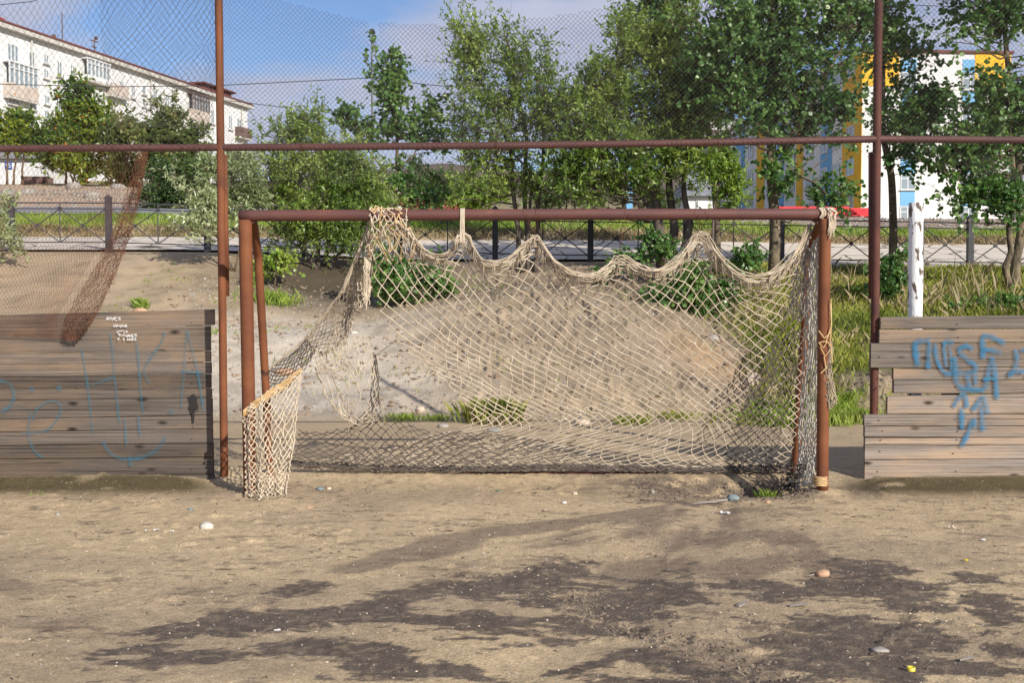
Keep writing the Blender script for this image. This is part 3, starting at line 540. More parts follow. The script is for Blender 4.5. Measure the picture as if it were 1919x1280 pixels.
def strokes(name, parent, mat, lists, sc, ox, oy, width, Y):
    mb = MB(); A = []
    for li, st_ in enumerate(lists):
        w = width
        if isinstance(st_, tuple): w, st_ = st_[0] * width, st_[1]
        pts = np.array([(ox + a_ / sc, oy + b_ / sc) for a_, b_ in st_]); n = max(10, len(pts) * 6)
        tt = np.linspace(0, len(pts) - 1, n); i = np.clip(np.floor(tt).astype(int), 0, len(pts) - 2); f_ = (tt - i)[:, None]
        p0 = pts[np.clip(i - 1, 0, len(pts) - 1)]; p1 = pts[i]; p2 = pts[i + 1]; p3 = pts[np.clip(i + 2, 0, len(pts) - 1)]
        q = .5 * (2 * p1 + (p2 - p0) * f_ + (2 * p0 - 5 * p1 + 4 * p2 - p3) * f_ ** 2 + (3 * p1 - p0 - 3 * p2 + p3) * f_ ** 3)
        q3 = PA([(a_, b_, Y - .0004 * li) for a_, b_ in q]); T = np.gradient(q3, axis=0); T /= np.linalg.norm(T, axis=1)[:, None] + 1e-9; Nn = np.stack([-T[:, 2], T[:, 1] * 0, T[:, 0]], 1)
        wv_ = w * (1 + .15 * np.sin(np.arange(n) * .9 + li))[:, None]
        offs = (-1.25, -.35, .35, 1.25); V = np.concatenate([q3 + Nn * wv_ * o_ for o_ in offs]); endf = np.minimum(1, np.minimum(np.arange(n), np.arange(n)[::-1]) / 1.5)
        endf = endf * (.85 + .2 * np.sin(np.arange(n) * .23 + li * 1.7)); A += [endf * 0, endf, endf, endf * 0]; i = np.arange(n - 1)
        mb.add(V, np.concatenate([np.stack([i + s * n, i + 1 + s * n, i + 1 + (s + 1) * n, i + (s + 1) * n], 1) for s in range(3)]))
    return mb.build(name, mat, parent, attrs={'a': np.concatenate(A)})
gR = [(1.2, [(250, 285), (258, 380), (272, 495)]), [(235, 290), (300, 272), (385, 268)], [(375, 275), (368, 380), (362, 520)], (.8, [(425, 285), (430, 400), (470, 500), (520, 555)]), (.7, [(500, 290), (505, 400), (520, 500)]), [(490, 300), (530, 272), (585, 290)], (.6, [(545, 300), (560, 420), (560, 520)]),
 [(750, 345), (700, 315), (640, 330), (635, 370), (700, 430), (765, 480), (760, 530), (690, 550), (600, 545), (500, 555)], (1.1, [(588, 400), (595, 500), (605, 610), (650, 675), (750, 690), (855, 692)]), [(700, 545), (706, 610), (720, 665)], (.8, [(765, 530), (770, 650)]),
 (1.1, [(830, 430), (832, 340), (830, 245), (880, 228), (950, 255), (1030, 300)]), [(830, 345), (910, 350), (1000, 372)], [(912, 398), (885, 520), (850, 690)], [(912, 398), (938, 560), (952, 780)], (.8, [(830, 600), (900, 590), (965, 612)]),
 [(1108, 335), (1125, 430), (1100, 520), (1050, 578)], [(1060, 545), (1130, 530), (1200, 535)], (.8, [(1150, 352), (1250, 345)]), (.8, [(1240, 350), (1240, 480), (1210, 600)]),
 [(575, 840), (620, 770), (675, 710)], [(675, 710), (690, 780), (695, 850)], (1.1, [(652, 830), (652, 1035)]), [(740, 875), (790, 800), (840, 735)], [(840, 735), (860, 820), (876, 895)], (1.1, [(822, 800), (830, 1055)]), [(640, 1185), (690, 1100), (755, 930)], (.7, [(765, 930), (765, 1020)])]
strokes('graffiti', right, M['sprayR'], gR, 4.571, 1660, 580, .021, BYF - .008)
gL = [[(515, 310), (545, 500), (570, 700), (585, 860)], [(695, 215), (712, 350), (722, 490), (755, 800)], [(570, 545), (640, 525), (725, 490)], [(850, 200), (875, 400), (885, 560), (905, 740)], [(1035, 200), (1020, 270), (915, 430), (925, 500), (950, 540)], [(1182, 190), (1165, 400), (1140, 710)], [(1182, 190), (1215, 330), (1250, 480), (1285, 720)], (1.3, [(1135, 455), (1200, 465), (1280, 468)]),
 [(200, 770), (240, 690), (310, 650), (370, 660), (380, 720), (310, 820), (220, 845), (130, 850)], [(190, 700), (180, 860), (215, 960), (275, 1005)], (2.0, [(200, 552), (200, 590)]), (1.6, [(373, 548), (373, 585)]), (1.4, [(-90, 500), (0, 520), (60, 540), (88, 610), (60, 680), (0, 720)]), (1.4, [(652, 890), (680, 960), (760, 1008), (860, 1010), (960, 975), (1020, 920), (1045, 860)]), [(788, 745), (795, 930)], [(872, 730), (884, 880)], (1.5, [(1275, 620), (1275, 660)]), (2, [(1060, 700), (1100, 730)]), (1.5, [(820, 990), (825, 1060)])]
strokes('graffiti', left, M['sprayL'], gL, 3.368, 0, 560, .0115, BYF - .016)
strokes('burn_mark', left, M['sprayK'], [(1, [(1200, 640), (1218, 625), (1240, 640)]), (1.4, [(1218, 630), (1224, 700)]), (.7, [(1212, 690), (1216, 730)]), (.35, [(1218, 700), (1220, 785)])], 3.368, 0, 560, .022, BYF - .018)
def letters(seq, x, y, s, dx_):
    """tiny marker capitals from strokes in a unit cell"""
    D = {'А': [[(0, 1), (.5, 0), (1, 1)], [(.25, .6), (.75, .6)]], 'Р': [[(0, 1), (0, 0), (.9, .2), (0, .5)]], 'И': [[(0, 0), (0, 1), (1, 0), (1, 1)]], 'С': [[(1, .1), (.2, .1), (0, .5), (.2, .95), (1, .9)]], 'Я': [[(1, 1), (1, 0), (.1, .2), (1, .5), (.1, 1)]], 'М': [[(0, 1), (.1, 0), (.5, .7), (.9, 0), (1, 1)]],
      'У': [[(0, 0), (.5, .55)], [(1, 0), (.2, 1)]], 'Ч': [[(0, 0), (.05, .5), (1, .5)], [(1, 0), (1, 1)]], 'З': [[(0, .1), (.8, .1), (.3, .5), (.9, .7), (0, .95)]], 'N': [[(0, 1), (0, 0), (1, 1), (1, 0)]], 'К': [[(0, 0), (0, 1)], [(1, 0), (0, .5), (1, 1)]], '.': [[(.3, .9), (.5, 1)]], 'Н': [[(0, 0), (0, 1)], [(0, .5), (1, .5)], [(1, 0), (1, 1)]], ' ': []}
    out = []
    for i, ch in enumerate(seq):
        for p in D[ch]: out.append([(x + i * dx_ + a_ * s * .75, y + b_ * s) for a_, b_ in p])
    return out
wl = letters('АРИСЯ', 280, 190, 120, 105) + letters('МУЧИНА', 545, 460, 100, 85) + letters('NАИСЯ', 980, 820, 100, 82) + letters('Р.S НИКА'.replace('S', 'З'), 715, 960, 90, 85) + [[(680, 700), (800, 690), (930, 690), (900, 870), (680, 740), (720, 690)], [(830, 690), (840, 720)], [(960, 700), (1060, 710), (1010, 760)], [(740, 850), (790, 860)]]
strokes('lettering', left, M['chalk'], wl, 19.69, 185, 585, .0038, BYF - .020)
# nail heads
for par, xsn, b_ in ((left, (-2.42, -4.3), seamL), (right, (2.78, 3.35, 5.3), [594, 617, 643, 690, 712, 743, 777, 799, 820, 834, 862, 900])):
    mb = MB()
    for X in xsn:
        for i in range(len(b_) - 1):
            z = zpx((b_[i] + b_[i + 1]) / 2 + random.uniform(-3, 3), BYF); xx = X + random.uniform(-.02, .02)
            mb.tube([(xx, BYF - .008, z), (xx, BYF + .02, z)], .004, 6)
    mb.build('nail', M['black'], par)
# white peeling post behind the right planks
WPY = 8.42; wp = P(1713, 380, WPY); mb = MB(); n = 16
prof = [(z, .056 + .002 * math.sin(z * 9)) for z in np.linspace(-.1, wp.z, 14)]
mb.tube([(xpx(1713, WPY) + .012 * (1 - z / wp.z) , WPY, z) for z, r_ in prof], [r_ for z, r_ in prof], 20)
post = mb.build('wooden_post', M['whitewood'], None, True, origin=Vector((wp.x, WPY, 0))); tag(post, 'round wooden post with peeling white paint behind the right plank barrier', 'post')
# ------------------------------------------------------------------ goal
GYF = 7.5
goal = empty('football_goal', (0, GYF, 0)); tag(goal, 'rusty steel pipe football goal with bent back supports', 'goal')
def part_tube(name, pts, r, mat, n=20, parent=goal): mb = MB(); mb.tube(pts, r, n); return mb.build(name, mat, parent, True)
def dens(pts, m=10):
    a_ = np.array([p[:] for p in pts]); o_ = []
    for i in range(len(a_) - 1):
        for s in np.linspace(0, 1, m, endpoint=False): o_.append(a_[i] * (1 - s) + a_[i + 1] * s)
    o_.append(a_[-1]); return np.array(o_)
part_tube('crossbar', dens([P(449, 404, GYF), P(700, 403, GYF), P(1100, 401.5, GYF), P(1548, 401, GYF)]), .0395, M['rustbar'])
part_tube('goal_post', dens([P(459.5, 412, GYF), P(464, 650, GYF), P(469, 935, GYF)]), .046, M['rust'])
part_tube('goal_post', dens([P(1546, 410, GYF), P(1543, 650, GYF), P(1541, 925, GYF)]), .0415, M['rust'])
part_tube('back_support', dens([P(474, 412, GYF + .06), P(484, 482, 7.86), P(492, 620, 7.98), P(500, 760, 8.08), P(506, 905, 8.2)], 8), .030, M['rust'])
part_tube('back_support', dens([P(1540, 412, GYF + .06), P(1516, 462, 7.86), P(1508, 620, 7.98), P(1498, 760, 8.08), P(1489, 900, 8.2)], 8), .031, M['rust'])
part_tube('base_bar', dens([P(506, 896, 8.22), P(1000, 889, 8.24), P(1489, 892, 8.22)]), .022, M['rustdark'], 10)
mb = MB(); 
for sx, x in ((1, 470), (-1, 1533)):
    a_ = P(x, 418, GYF); mb.add([(a_.x, GYF - .004, a_.z - .01), (a_.x + sx * .07, GYF - .004, a_.z + .03), (a_.x, GYF - .004, a_.z + .05), (a_.x, GYF + .004, a_.z - .01), (a_.x + sx * .07, GYF + .004, a_.z + .03), (a_.x, GYF + .004, a_.z + .05)], [np.array([(0, 1, 2), (3, 5, 4)]), np.array([(0, 3, 4, 1), (1, 4, 5, 2), (2, 5, 3, 0)])])
mb.build('corner_gusset', M['rustdark'], goal)
# ------------------------------------------------------------------ goal net
net = empty('goal_net', (0, 7.9, 0)); tag(net, 'torn cream rope net hanging in scallops from the rusty goal frame', 'net')
sc = np.array([(690, 396), (722, 396), (758, 398), (772, 440), (800, 474), (838, 478), (862, 432), (872, 432), (898, 484), (935, 492), (978, 462), (998, 436), (1006, 437), (1032, 480), (1070, 508), (1110, 515), (1142, 494), (1162, 471), (1188, 494), (1232, 508), (1274, 478), (1308, 433), (1318, 434), (1342, 474), (1380, 508), (1412, 520), (1452, 510), (1486, 476), (1510, 428)], float)
seg = np.r_[0, np.cumsum(np.hypot(*np.diff(sc, axis=0).T))]; uu = np.linspace(0, 1, 57)
uw = uu
tx = np.interp(uw, seg / seg[-1], sc[:, 0]); ty = np.interp(uw, seg / seg[-1], sc[:, 1])
def smo(a_, k_): 
    for _ in range(k_): a_ = np.r_[a_[0], (a_[:-2] + 2 * a_[1:-1] + a_[2:]) / 4, a_[-1]]
    return a_
def yrow(tw): return 7.56 + tw
rows = []
lx = [(690, 396), (690, 425), (692, 470), (738, 548), (770, 640), (868, 735), (872, 800), (620, 858), (560, 880)]
rx = [(1510, 428), (1509, 450), (1508, 490), (1505, 570), (1500, 650), (1497, 735), (1493, 800), (1490, 862), (1488, 884)]
for kk, (tws, k_, wy) in enumerate([(0, 0, 1), (.03, 1, .92), (.08, 4, .72), (.18, 14, .32), (.3, 30, .12), (.42, 50, .05), (.52, 50, 0), (.62, 50, 0), (.66, 50, 0)]):
    (x0, y0), (x1, y1) = lx[kk], rx[kk]
    mixw = [1, .99, .9, .62, .3, .1, 0, 0, 0][kk]
    X_ = mixw * smo(tx, k_) + (1 - mixw) * (x0 + (x1 - x0) * uu)
    base = y0 + (y1 - y0) * uu; scal = smo(ty, k_) - (y0 if kk == 0 else sc[0, 1] + (sc[-1, 1] - sc[0, 1]) * uu)
    Y_ = ty if kk == 0 else smo(ty, k_) + {1: 14, 2: 34}.get(kk, 0) if kk < 3 else base + scal * wy
    if kk >= 5: Y_ = Y_ + 3 * np.sin(uu * 9)
    bulge = .05 * np.sin(uu * math.pi) * (kk / 8)
    rows.append([(float(a_), float(b_), float(yrow(tws) + c_)) for a_, b_, c_ in zip(X_, Y_, bulge)])
fn = bezgrid(rows)
vw = lambda g: (lambda u, v: g(u, np.interp(v, [0, .10, .22, .45, .75, .86, 1], [0, .11, .24, .50, .75, .86, 1])))
wn = lambda U, V, Pn: np.stack([.032 * (vn(Pn[..., 0] * 3.5, Pn[..., 2] * 3.5, 3) - .5) * np.minimum(V * 4, 1), .07 * (vn(Pn[..., 0] * 2, Pn[..., 2] * 2, 5) - .5), .03 * (vn(Pn[..., 0] * 3, Pn[..., 2] * 3, 4) - .5) * np.minimum(V * 4, 1) * np.clip((1 - V) * 5, 0, 1)], -1)
def knet(uv, C_):
    r_ = RG.random(len(uv)); hole = (((uv[:, 0] - .62) / .012) ** 2 + ((uv[:, 1] - .24) / .03) ** 2 < 1) | (((uv[:, 0] - .17) / .02) ** 2 + ((uv[:, 1] - .55) / .02) ** 2 < 1) | (((uv[:, 0] - .30) / .014) ** 2 + ((uv[:, 1] - .30) / .03) ** 2 < 1)
    return (r_ > .012) & ~hole
meshwire('netting', vw(fn), 33, 58, .0043, M['rope'], net, .0045, knet, 4, wn, .0062, .0018)
# rope roll and scallop edge
Q = fn(np.linspace(.08, 1, 240), np.full(240, .0)); mb = MB()
for s in range(4): mb.tube(Q + np.cumsum(RG.normal(0, .0016, Q.shape), axis=0) * .8 + np.array([0, .01 * s, -.012 * s]), .0042, 4, False)
mb.build('edge_rope', M['rope'], net, True)
mb = MB()          # frayed tufts below the scallops
for u in np.linspace(.10, .97, 52):
    c_ = fn(np.array(u + random.uniform(-.006, .006)), np.array(random.uniform(.02, .16)))
    L_ = random.uniform(.04, .13)
    for s in range(5):
        p = c_ + RG.normal(0, .006, 3); mb.tube([p, p + np.array([random.uniform(-.01, .01), -.01, -L_ * .5]), p + np.array([random.uniform(-.02, .02), -.012, -L_ * random.uniform(.8, 1.1)])], [.004, .0035, .0015], 4, False)
mb.build('rope_fringe', M['ropeold'], net, True)
kd0 = lambda uv, C_: RG.random(len(uv)) > .05
# net loops over the crossbar
dp = bezgrid([[(x, 408, GYF + .044) for x in (692, 715, 738, 760)], [(x, 392.5, GYF + .02) for x in (692, 715, 738, 760)], [(x, 392.5, GYF - .02) for x in (692, 715, 738, 760)], [(x, 404, GYF - .047) for x in (693, 716, 740, 761)], [(x, 424, GYF - .045) for x in (692, 716, 742, 764)], [(692, 452, 7.5), (714, 452, 7.5), (744, 450, 7.5), (772, 446, 7.52)], [(692, 480, 7.58), (716, 486, 7.58), (748, 488, 7.6), (785, 480, 7.6)]])
meshwire('bar_loop', dp, 6, 13, .0046, M['rope'], net, .009, kd0, 5, None, .0085, .006)
meshwire('bar_loop', dp, 4, 10, .0042, M['ropeyellow'], net, .012, lambda uv, C_: RG.random(len(uv)) > .6, 5, None, .008, .006)
mb = MB()
for x in (866, 868, 870, 864):
    p = P(x, 403, GYF); an = np.linspace(-.5, 3.4, 12)
    mb.tube([(p.x + random.uniform(-.006, .006), GYF + .03, p.z - .15)][:0] + [(p.x + random.uniform(-.008, .008), GYF - .03, p.z - .19), (p.x + random.uniform(-.008, .008), GYF - .05, p.z - .08)] + [(p.x, GYF - .046 * math.cos(a_), p.z + .046 * math.sin(a_)) for a_ in an], .0055, 5, False)
mb.build('bar_loop', M['rope'], net, True)
for x, y in ((980, 436), (1003, 436), (1170, 470), (1300, 432), (1320, 432)):   # rusty wires holding the peaks
    p = P(x, 402, GYF); q = P({980: 1001, 1003: 1003, 1170: 1161, 1300: 1312, 1320: 1313}[x], y, 7.57); an = np.linspace(0, 2 * math.pi, 16)
    mb = MB(); mb.tube([q] + [Vector((p.x + .004 * a_, GYF - .042 * math.cos(a_), p.z + .042 * math.sin(a_))) for a_ in an] + [q], .0016, 4, False); mb.build('hanging_wire', M['rustwire'], net, True)
# left edge strip running down to the back support
fs = bezgrid([[(688, 420, 7.6), (694, 440, 7.62), (699, 470, 7.64)], [(668, 470, 7.68), (684, 500, 7.7), (694, 540, 7.72)], [(640, 545, 7.78), (656, 560, 7.8), (668, 580, 7.8)], [(602, 600, 7.88), (622, 620, 7.9), (645, 640, 7.9)], [(572, 638, 7.94), (584, 652, 7.95), (600, 668, 7.95)]])
meshwire('netting', fs, 7, 30, .0040, M['ropeold'], net, .004, None, 4, None, .0065, .002)
fs = bezgrid([[(575, 636, 7.94), (582, 645, 7.95), (592, 655, 7.95)], [(548, 660, 7.98), (558, 672, 7.99), (572, 690, 8.0)], [(522, 680, 8.03), (532, 702, 8.04), (546, 722, 8.05)], [(503, 692, 8.07), (506, 718, 8.08), (512, 746, 8.09)]])
tag(meshwire('netting', fs, 7, 15, .0036, M['ropeshaded'], net, .003, None, 4, None, .006, .001), 'strip of netting coloured dark as unlit strands, tied to the left back support')  # lower end of the strip: its shade is in the rope colour
mb = MB()
for j in range(3):
    a_ = np.array([P(688 + j, 430, 7.6)[:], P(640 + 2 * j, 545, 7.78)[:], P(570 + 2 * j, 636, 7.95)[:], P(503, 692 + j, 8.06)[:]]); mb.tube(dens(a_, 10) + RG.normal(0, .002, (31, 3)), .0045, 5, False)
mb.tube(dens([P(690, 425, 7.6), P(688, 520, 7.61), P(686, 585, 7.62)], 12) + RG.normal(0, .003, (25, 3)), np.r_[np.full(20, .009), np.linspace(.009, .003, 5)], 6)
mb.build('edge_rope', M['rope'], net, True)
fq = bezgrid([[(686, 440, 7.6), (692, 440, 7.6), (697, 440, 7.6)], [(683, 500, 7.6), (688, 505, 7.6), (694, 505, 7.6)], [(681, 560, 7.6), (685, 566, 7.6), (690, 562, 7.6)]])
meshwire('netting', fq, 4, 16, .0034, M['rope'], net, .004, None, 4, None, .006, .002)
# small fan of netting right of the strip, and the tattered pieces in the hole
fan_ = bezgrid([[(700, 470, 7.64), (716, 500, 7.64), (742, 545, 7.66)], [(672, 540, 7.72), (700, 556, 7.7), (742, 556, 7.68)]])
kd = lambda pr: (lambda uv, C_: RG.random(len(uv)) > pr)
meshwire('tattered_netting', bezgrid([[(668, 520, 7.75), (690, 548, 7.72), (694, 520, 7.7)], [(655, 565, 7.8), (668, 575, 7.8), (690, 578, 7.75)]]), 5, 6, .0038, M['rope'], net, .006, kd(.15), 4, None, .006, .003)
tat = bezgrid([[(595, 640, 7.9), (632, 640, 7.9), (664, 600, 7.85), (700, 664, 7.95)], [(590, 672, 7.95), (632, 680, 7.95), (672, 676, 7.95), (702, 672, 7.97)], [(598, 700, 7.98), (640, 712, 7.98), (676, 720, 7.98), (704, 724, 7.98)], [(606, 735, 8.0), (632, 768, 8.0), (660, 772, 8.0), (704, 774, 8.0)], [(620, 752, 8.0), (650, 782, 8.0), (680, 800, 8.02), (706, 790, 8.02)]])
meshwire('tattered_netting', tat, 9, 16, .0036, M['rope'], net, .006, kd(.30), 4, None, .006, .003)
meshwire('tattered_netting', bezgrid([[(640, 590, 7.86), (652, 580, 7.86), (668, 575, 7.86)], [(612, 650, 7.93), (630, 655, 7.93), (650, 640, 7.93)], [(590, 690, 7.97), (618, 700, 7.97), (655, 690, 7.95)]]), 5, 12, .0038, M['rope'], net, .006, kd(.15), 4, None, .006, .003)
tag(meshwire('tattered_netting', bezgrid([[(700, 664, 7.96), (706, 665, 7.96)], [(695, 720, 8.0), (710, 720, 8.0)], [(690, 760, 8.02), (711, 758, 8.02)], [(652, 806, 8.06), (716, 790, 8.04)]]), 3, 12, .0034, M['ropeshaded'], net, .004, kd(.1), 4, None, .006, .002), 'dark strands hanging in the torn hole of the netting')
mb = MB()
for pl in ([(590, 690), (600, 715), (612, 745), (636, 770)], [(620, 700), (640, 745), (652, 770)], [(655, 780), (652, 820)], [(706, 665), (740, 640), (775, 640)], [(662, 815), (700, 775), (709, 755)], [(709, 700), (712, 755), (720, 790), (740, 815)], [(700, 770), (715, 800), (760, 815), (800, 822)], [(660, 800), (690, 830), (700, 850)]):
    mb.tube(dens([P(a_, b_, 8.0) for a_, b_ in pl], 6) + RG.normal(0, .003, ((len(pl) - 1) * 6 + 1, 3)), .0042, 4, False)
mb.build('loose_rope', M['ropeold'], net, True)
# lower band along the ground on the left, unlit look put into its colour
band = bezgrid([[(562, 808, 8.1), (640, 806, 8.1), (720, 778, 8.08), (800, 806, 8.1), (880, 806, 8.1)], [(556, 838, 8.14), (640, 840, 8.14), (720, 832, 8.14), (800, 838, 8.14), (880, 836, 8.14)], [(548, 862, 8.16), (640, 870, 8.16), (720, 872, 8.16), (800, 878, 8.16), (900, 880, 8.16)]])
band2 = bezgrid([[(562, 808, 8.1), (640, 806, 8.1), (720, 778, 8.08), (800, 806, 8.1), (900, 812, 8.1), (1010, 822, 8.12), (1120, 828, 8.12)], [(556, 838, 8.14), (640, 840, 8.14), (720, 832, 8.14), (800, 838, 8.14), (900, 842, 8.14), (1010, 846, 8.15), (1120, 848, 8.15)], [(548, 862, 8.16), (640, 870, 8.16), (720, 872, 8.16), (800, 878, 8.16), (900, 880, 8.16), (1010, 880, 8.17), (1120, 880, 8.17)]])
tag(meshwire('netting', band2, 26, 13, .0034, M['ropeshaded'], net, .004, lambda uv, C_: RG.random(len(uv)) > .03 + .9 * ss(.45, 1, uv[:, 0]), 4, None, .006, .002), 'band of netting coloured dark as unlit strands, lying along the ground')
mb = MB(); xb = np.linspace(545, 1492, 150)
for s in range(7):
    mb.tube(PA([(x, float(np.interp(x, [545, 700, 860, 1050, 1300, 1492], [872, 881, 884, 879, 884, 880])) + random.uniform(-3.5, 3.5) - s * 1.2, 8.16 + s * .008) for x in xb]), .006, 4, False)
mb.build('bottom_rope', M['ropeshaded'], net, True)
# sheet at the lower right behind the pale one, shade painted into its rope
dr = bezgrid([[(1400, 660, 8.12), (1450, 640, 8.12), (1500, 615, 8.1)], [(1350, 740, 8.16), (1430, 735, 8.16), (1497, 720, 8.14)], [(1310, 810, 8.18), (1400, 815, 8.18), (1493, 810, 8.16)], [(1290, 872, 8.19), (1390, 876, 8.19), (1488, 875, 8.18)]])
tag(meshwire('netting', dr, 11, 26, .0036, M['ropeshaded'], net, .003, kd(.02), 4, None, .006, .001), 'sheet of netting coloured dark as unlit strands at the lower right of the goal')
# side net bunched behind the right post, and the hanging strip outside it
sd = bezgrid([[(1518, 470, 7.72), (1524, 455, 7.66), (1532, 445, 7.58)], [(1512, 560, 7.8), (1522, 560, 7.7), (1533, 560, 7.58)], [(1505, 680, 7.86), (1520, 680, 7.75), (1536, 690, 7.58)], [(1498, 790, 7.95), (1512, 800, 7.8), (1532, 800, 7.6)], [(1494, 870, 8.0), (1510, 868, 7.85), (1524, 870, 7.65)], [(1470, 915, 7.9), (1505, 912, 7.75), (1533, 902, 7.6)]])
meshwire('side_netting', sd, 11, 44, .0046, M['ropegrey'], net, .005, None, 4, None, .008, .003)
sd2 = bezgrid([[(1506, 440, 7.7), (1514, 425, 7.65), (1520, 416, 7.6)], [(1490, 500, 7.75), (1504, 495, 7.74), (1514, 480, 7.72)], [(1478, 580, 7.86), (1492, 600, 7.85), (1506, 600, 7.82)]])
meshwire('side_netting', sd2, 6, 18, .0042, M['ropegrey'], net, .006, None, 4, None, .0075, .003)
sd3 = bezgrid([[(1550, 640, 7.47), (1556, 640, 7.5), (1558, 640, 7.52)], [(1546, 690, 7.46), (1553, 690, 7.47), (1557, 690, 7.5)], [(1548, 730, 7.46), (1556, 730, 7.47), (1564, 730, 7.5)], [(1551, 762, 7.46), (1558, 764, 7.47), (1566, 756, 7.5)]])
meshwire('side_netting', sd3, 5, 16, .0048, M['ropeold'], net, .005, None, 4, None, .008, .003)
mb = MB(); c_ = P(1541, 640, GYF)
for pl in ([(1557, 560), (1558, 610), (1548, 640), (1536, 642)], [(1534, 620), (1545, 634), (1557, 622)], [(1534, 642), (1543, 652), (1550, 640), (1557, 650)], [(1537, 650), (1546, 668), (1556, 655)], [(1544, 668), (1548, 690), (1538, 700)], [(1556, 570), (1558, 600), (1556, 640), (1560, 680)]):
    mb.tube(dens([P(a_, b_, GYF - .052) for a_, b_ in pl], 6), .0042, 5, False)
for s in range(7):
    z = P(1541, 893 + s * 2.6, GYF).z; an = np.linspace(0, 2 * math.pi, 20); mb.tube([(P(1541, 640, GYF).x + (.047 + .004 * random.random()) * math.cos(a_), GYF + .047 * math.sin(a_), z + random.uniform(-.003, .003)) for a_ in an], .0045, 4, False)
mb.build('yellow_rope', M['ropeyellow'], net, True)
mb = MB()     # rope heap where the side net meets the ground
for s in range(46):
    x0_, y0_ = random.uniform(1462, 1526), random.uniform(878, 918); q_ = np.array(P(x0_, y0_, 7.85)[:]); w_ = np.cumsum(RG.normal(0, .018, (9, 3)), axis=0) * [1, .8, .7]; mb.tube(q_ + w_, .005, 4, False)
mb.build('rope_heap', M['ropeshaded'], net, True)
# clump at the top right corner
mb = MB(); cc = P(1548, 404, GYF)
for s in range(26):
    a0 = random.uniform(-.6, 2.6); x = cc.x + random.uniform(-.05, .05); an = np.linspace(a0, a0 + random.uniform(1, 3), 9)
    mb.tube([(x + .01 * math.sin(5 * a_) + random.uniform(-.006, .006), GYF - .052 * math.cos(a_), cc.z + .052 * math.sin(a_)) for a_ in an], random.choice((.004, .006, .008)), 4, False)
for s in range(16):
    x = cc.x + random.uniform(-.0, .055); z = cc.z + random.uniform(-.04, .03); mb.tube([(x, GYF - .05, z), (x + random.uniform(-.01, .015), GYF - .055, z - .06), (x + random.uniform(-.015, .02), GYF - .055, z - random.uniform(.08, .15))], [.006, .005, .002], 4, False)
mb.build('knotted_clump', M['rope'], net, True)
# flap gathered round the left post
fp = bezgrid([[(457, 772, 7.43), (490, 742, 7.44), (530, 716, 7.6), (568, 692, 7.85)], [(457, 800, 7.43), (488, 785, 7.42), (524, 770, 7.5), (560, 752, 7.7)], [(459, 850, 7.43), (486, 850, 7.40), (520, 845, 7.44), (552, 835, 7.52)], [(461, 895, 7.42), (486, 900, 7.40), (512, 900, 7.42), (542, 890, 7.45)], [(460, 928, 7.40), (486, 934, 7.38), (510, 938, 7.38), (537, 938, 7.40)]])
meshwire('netting', fp, 11, 32, .0047, M['rope'], net, .004, None, 4, lambda U, V, Pn: np.stack([0 * U, .02 * np.sin(U * 30), 0 * U], -1), .0078, .003)
mb = MB()
for s in range(12):
    w_ = np.cumsum(RG.normal(0, .0016, (31, 3)), axis=0); mb.tube(dens([P(456, 770 + s * .9, 7.42), P(500, 735 + s, 7.44), P(535, 712 + s, 7.6), P(568 - random.uniform(0, 14), 690 + s * .8, 7.85)], 10) + w_, .0038, 4, False)
mb.build('yellow_rope', M['ropeyellow'], net, True)
mb = MB()
for s in range(12): mb.tube(dens([P(460, 930 + random.uniform(-6, 3), 7.40), P(500, 936 + random.uniform(-6, 3), 7.37), P(537, 937 + random.uniform(-6, 2), 7.39)], 10) + RG.normal(0, .005, (21, 3)), .005, 4, False)
mb.build('bottom_rope', M['ropeold'], net, True)
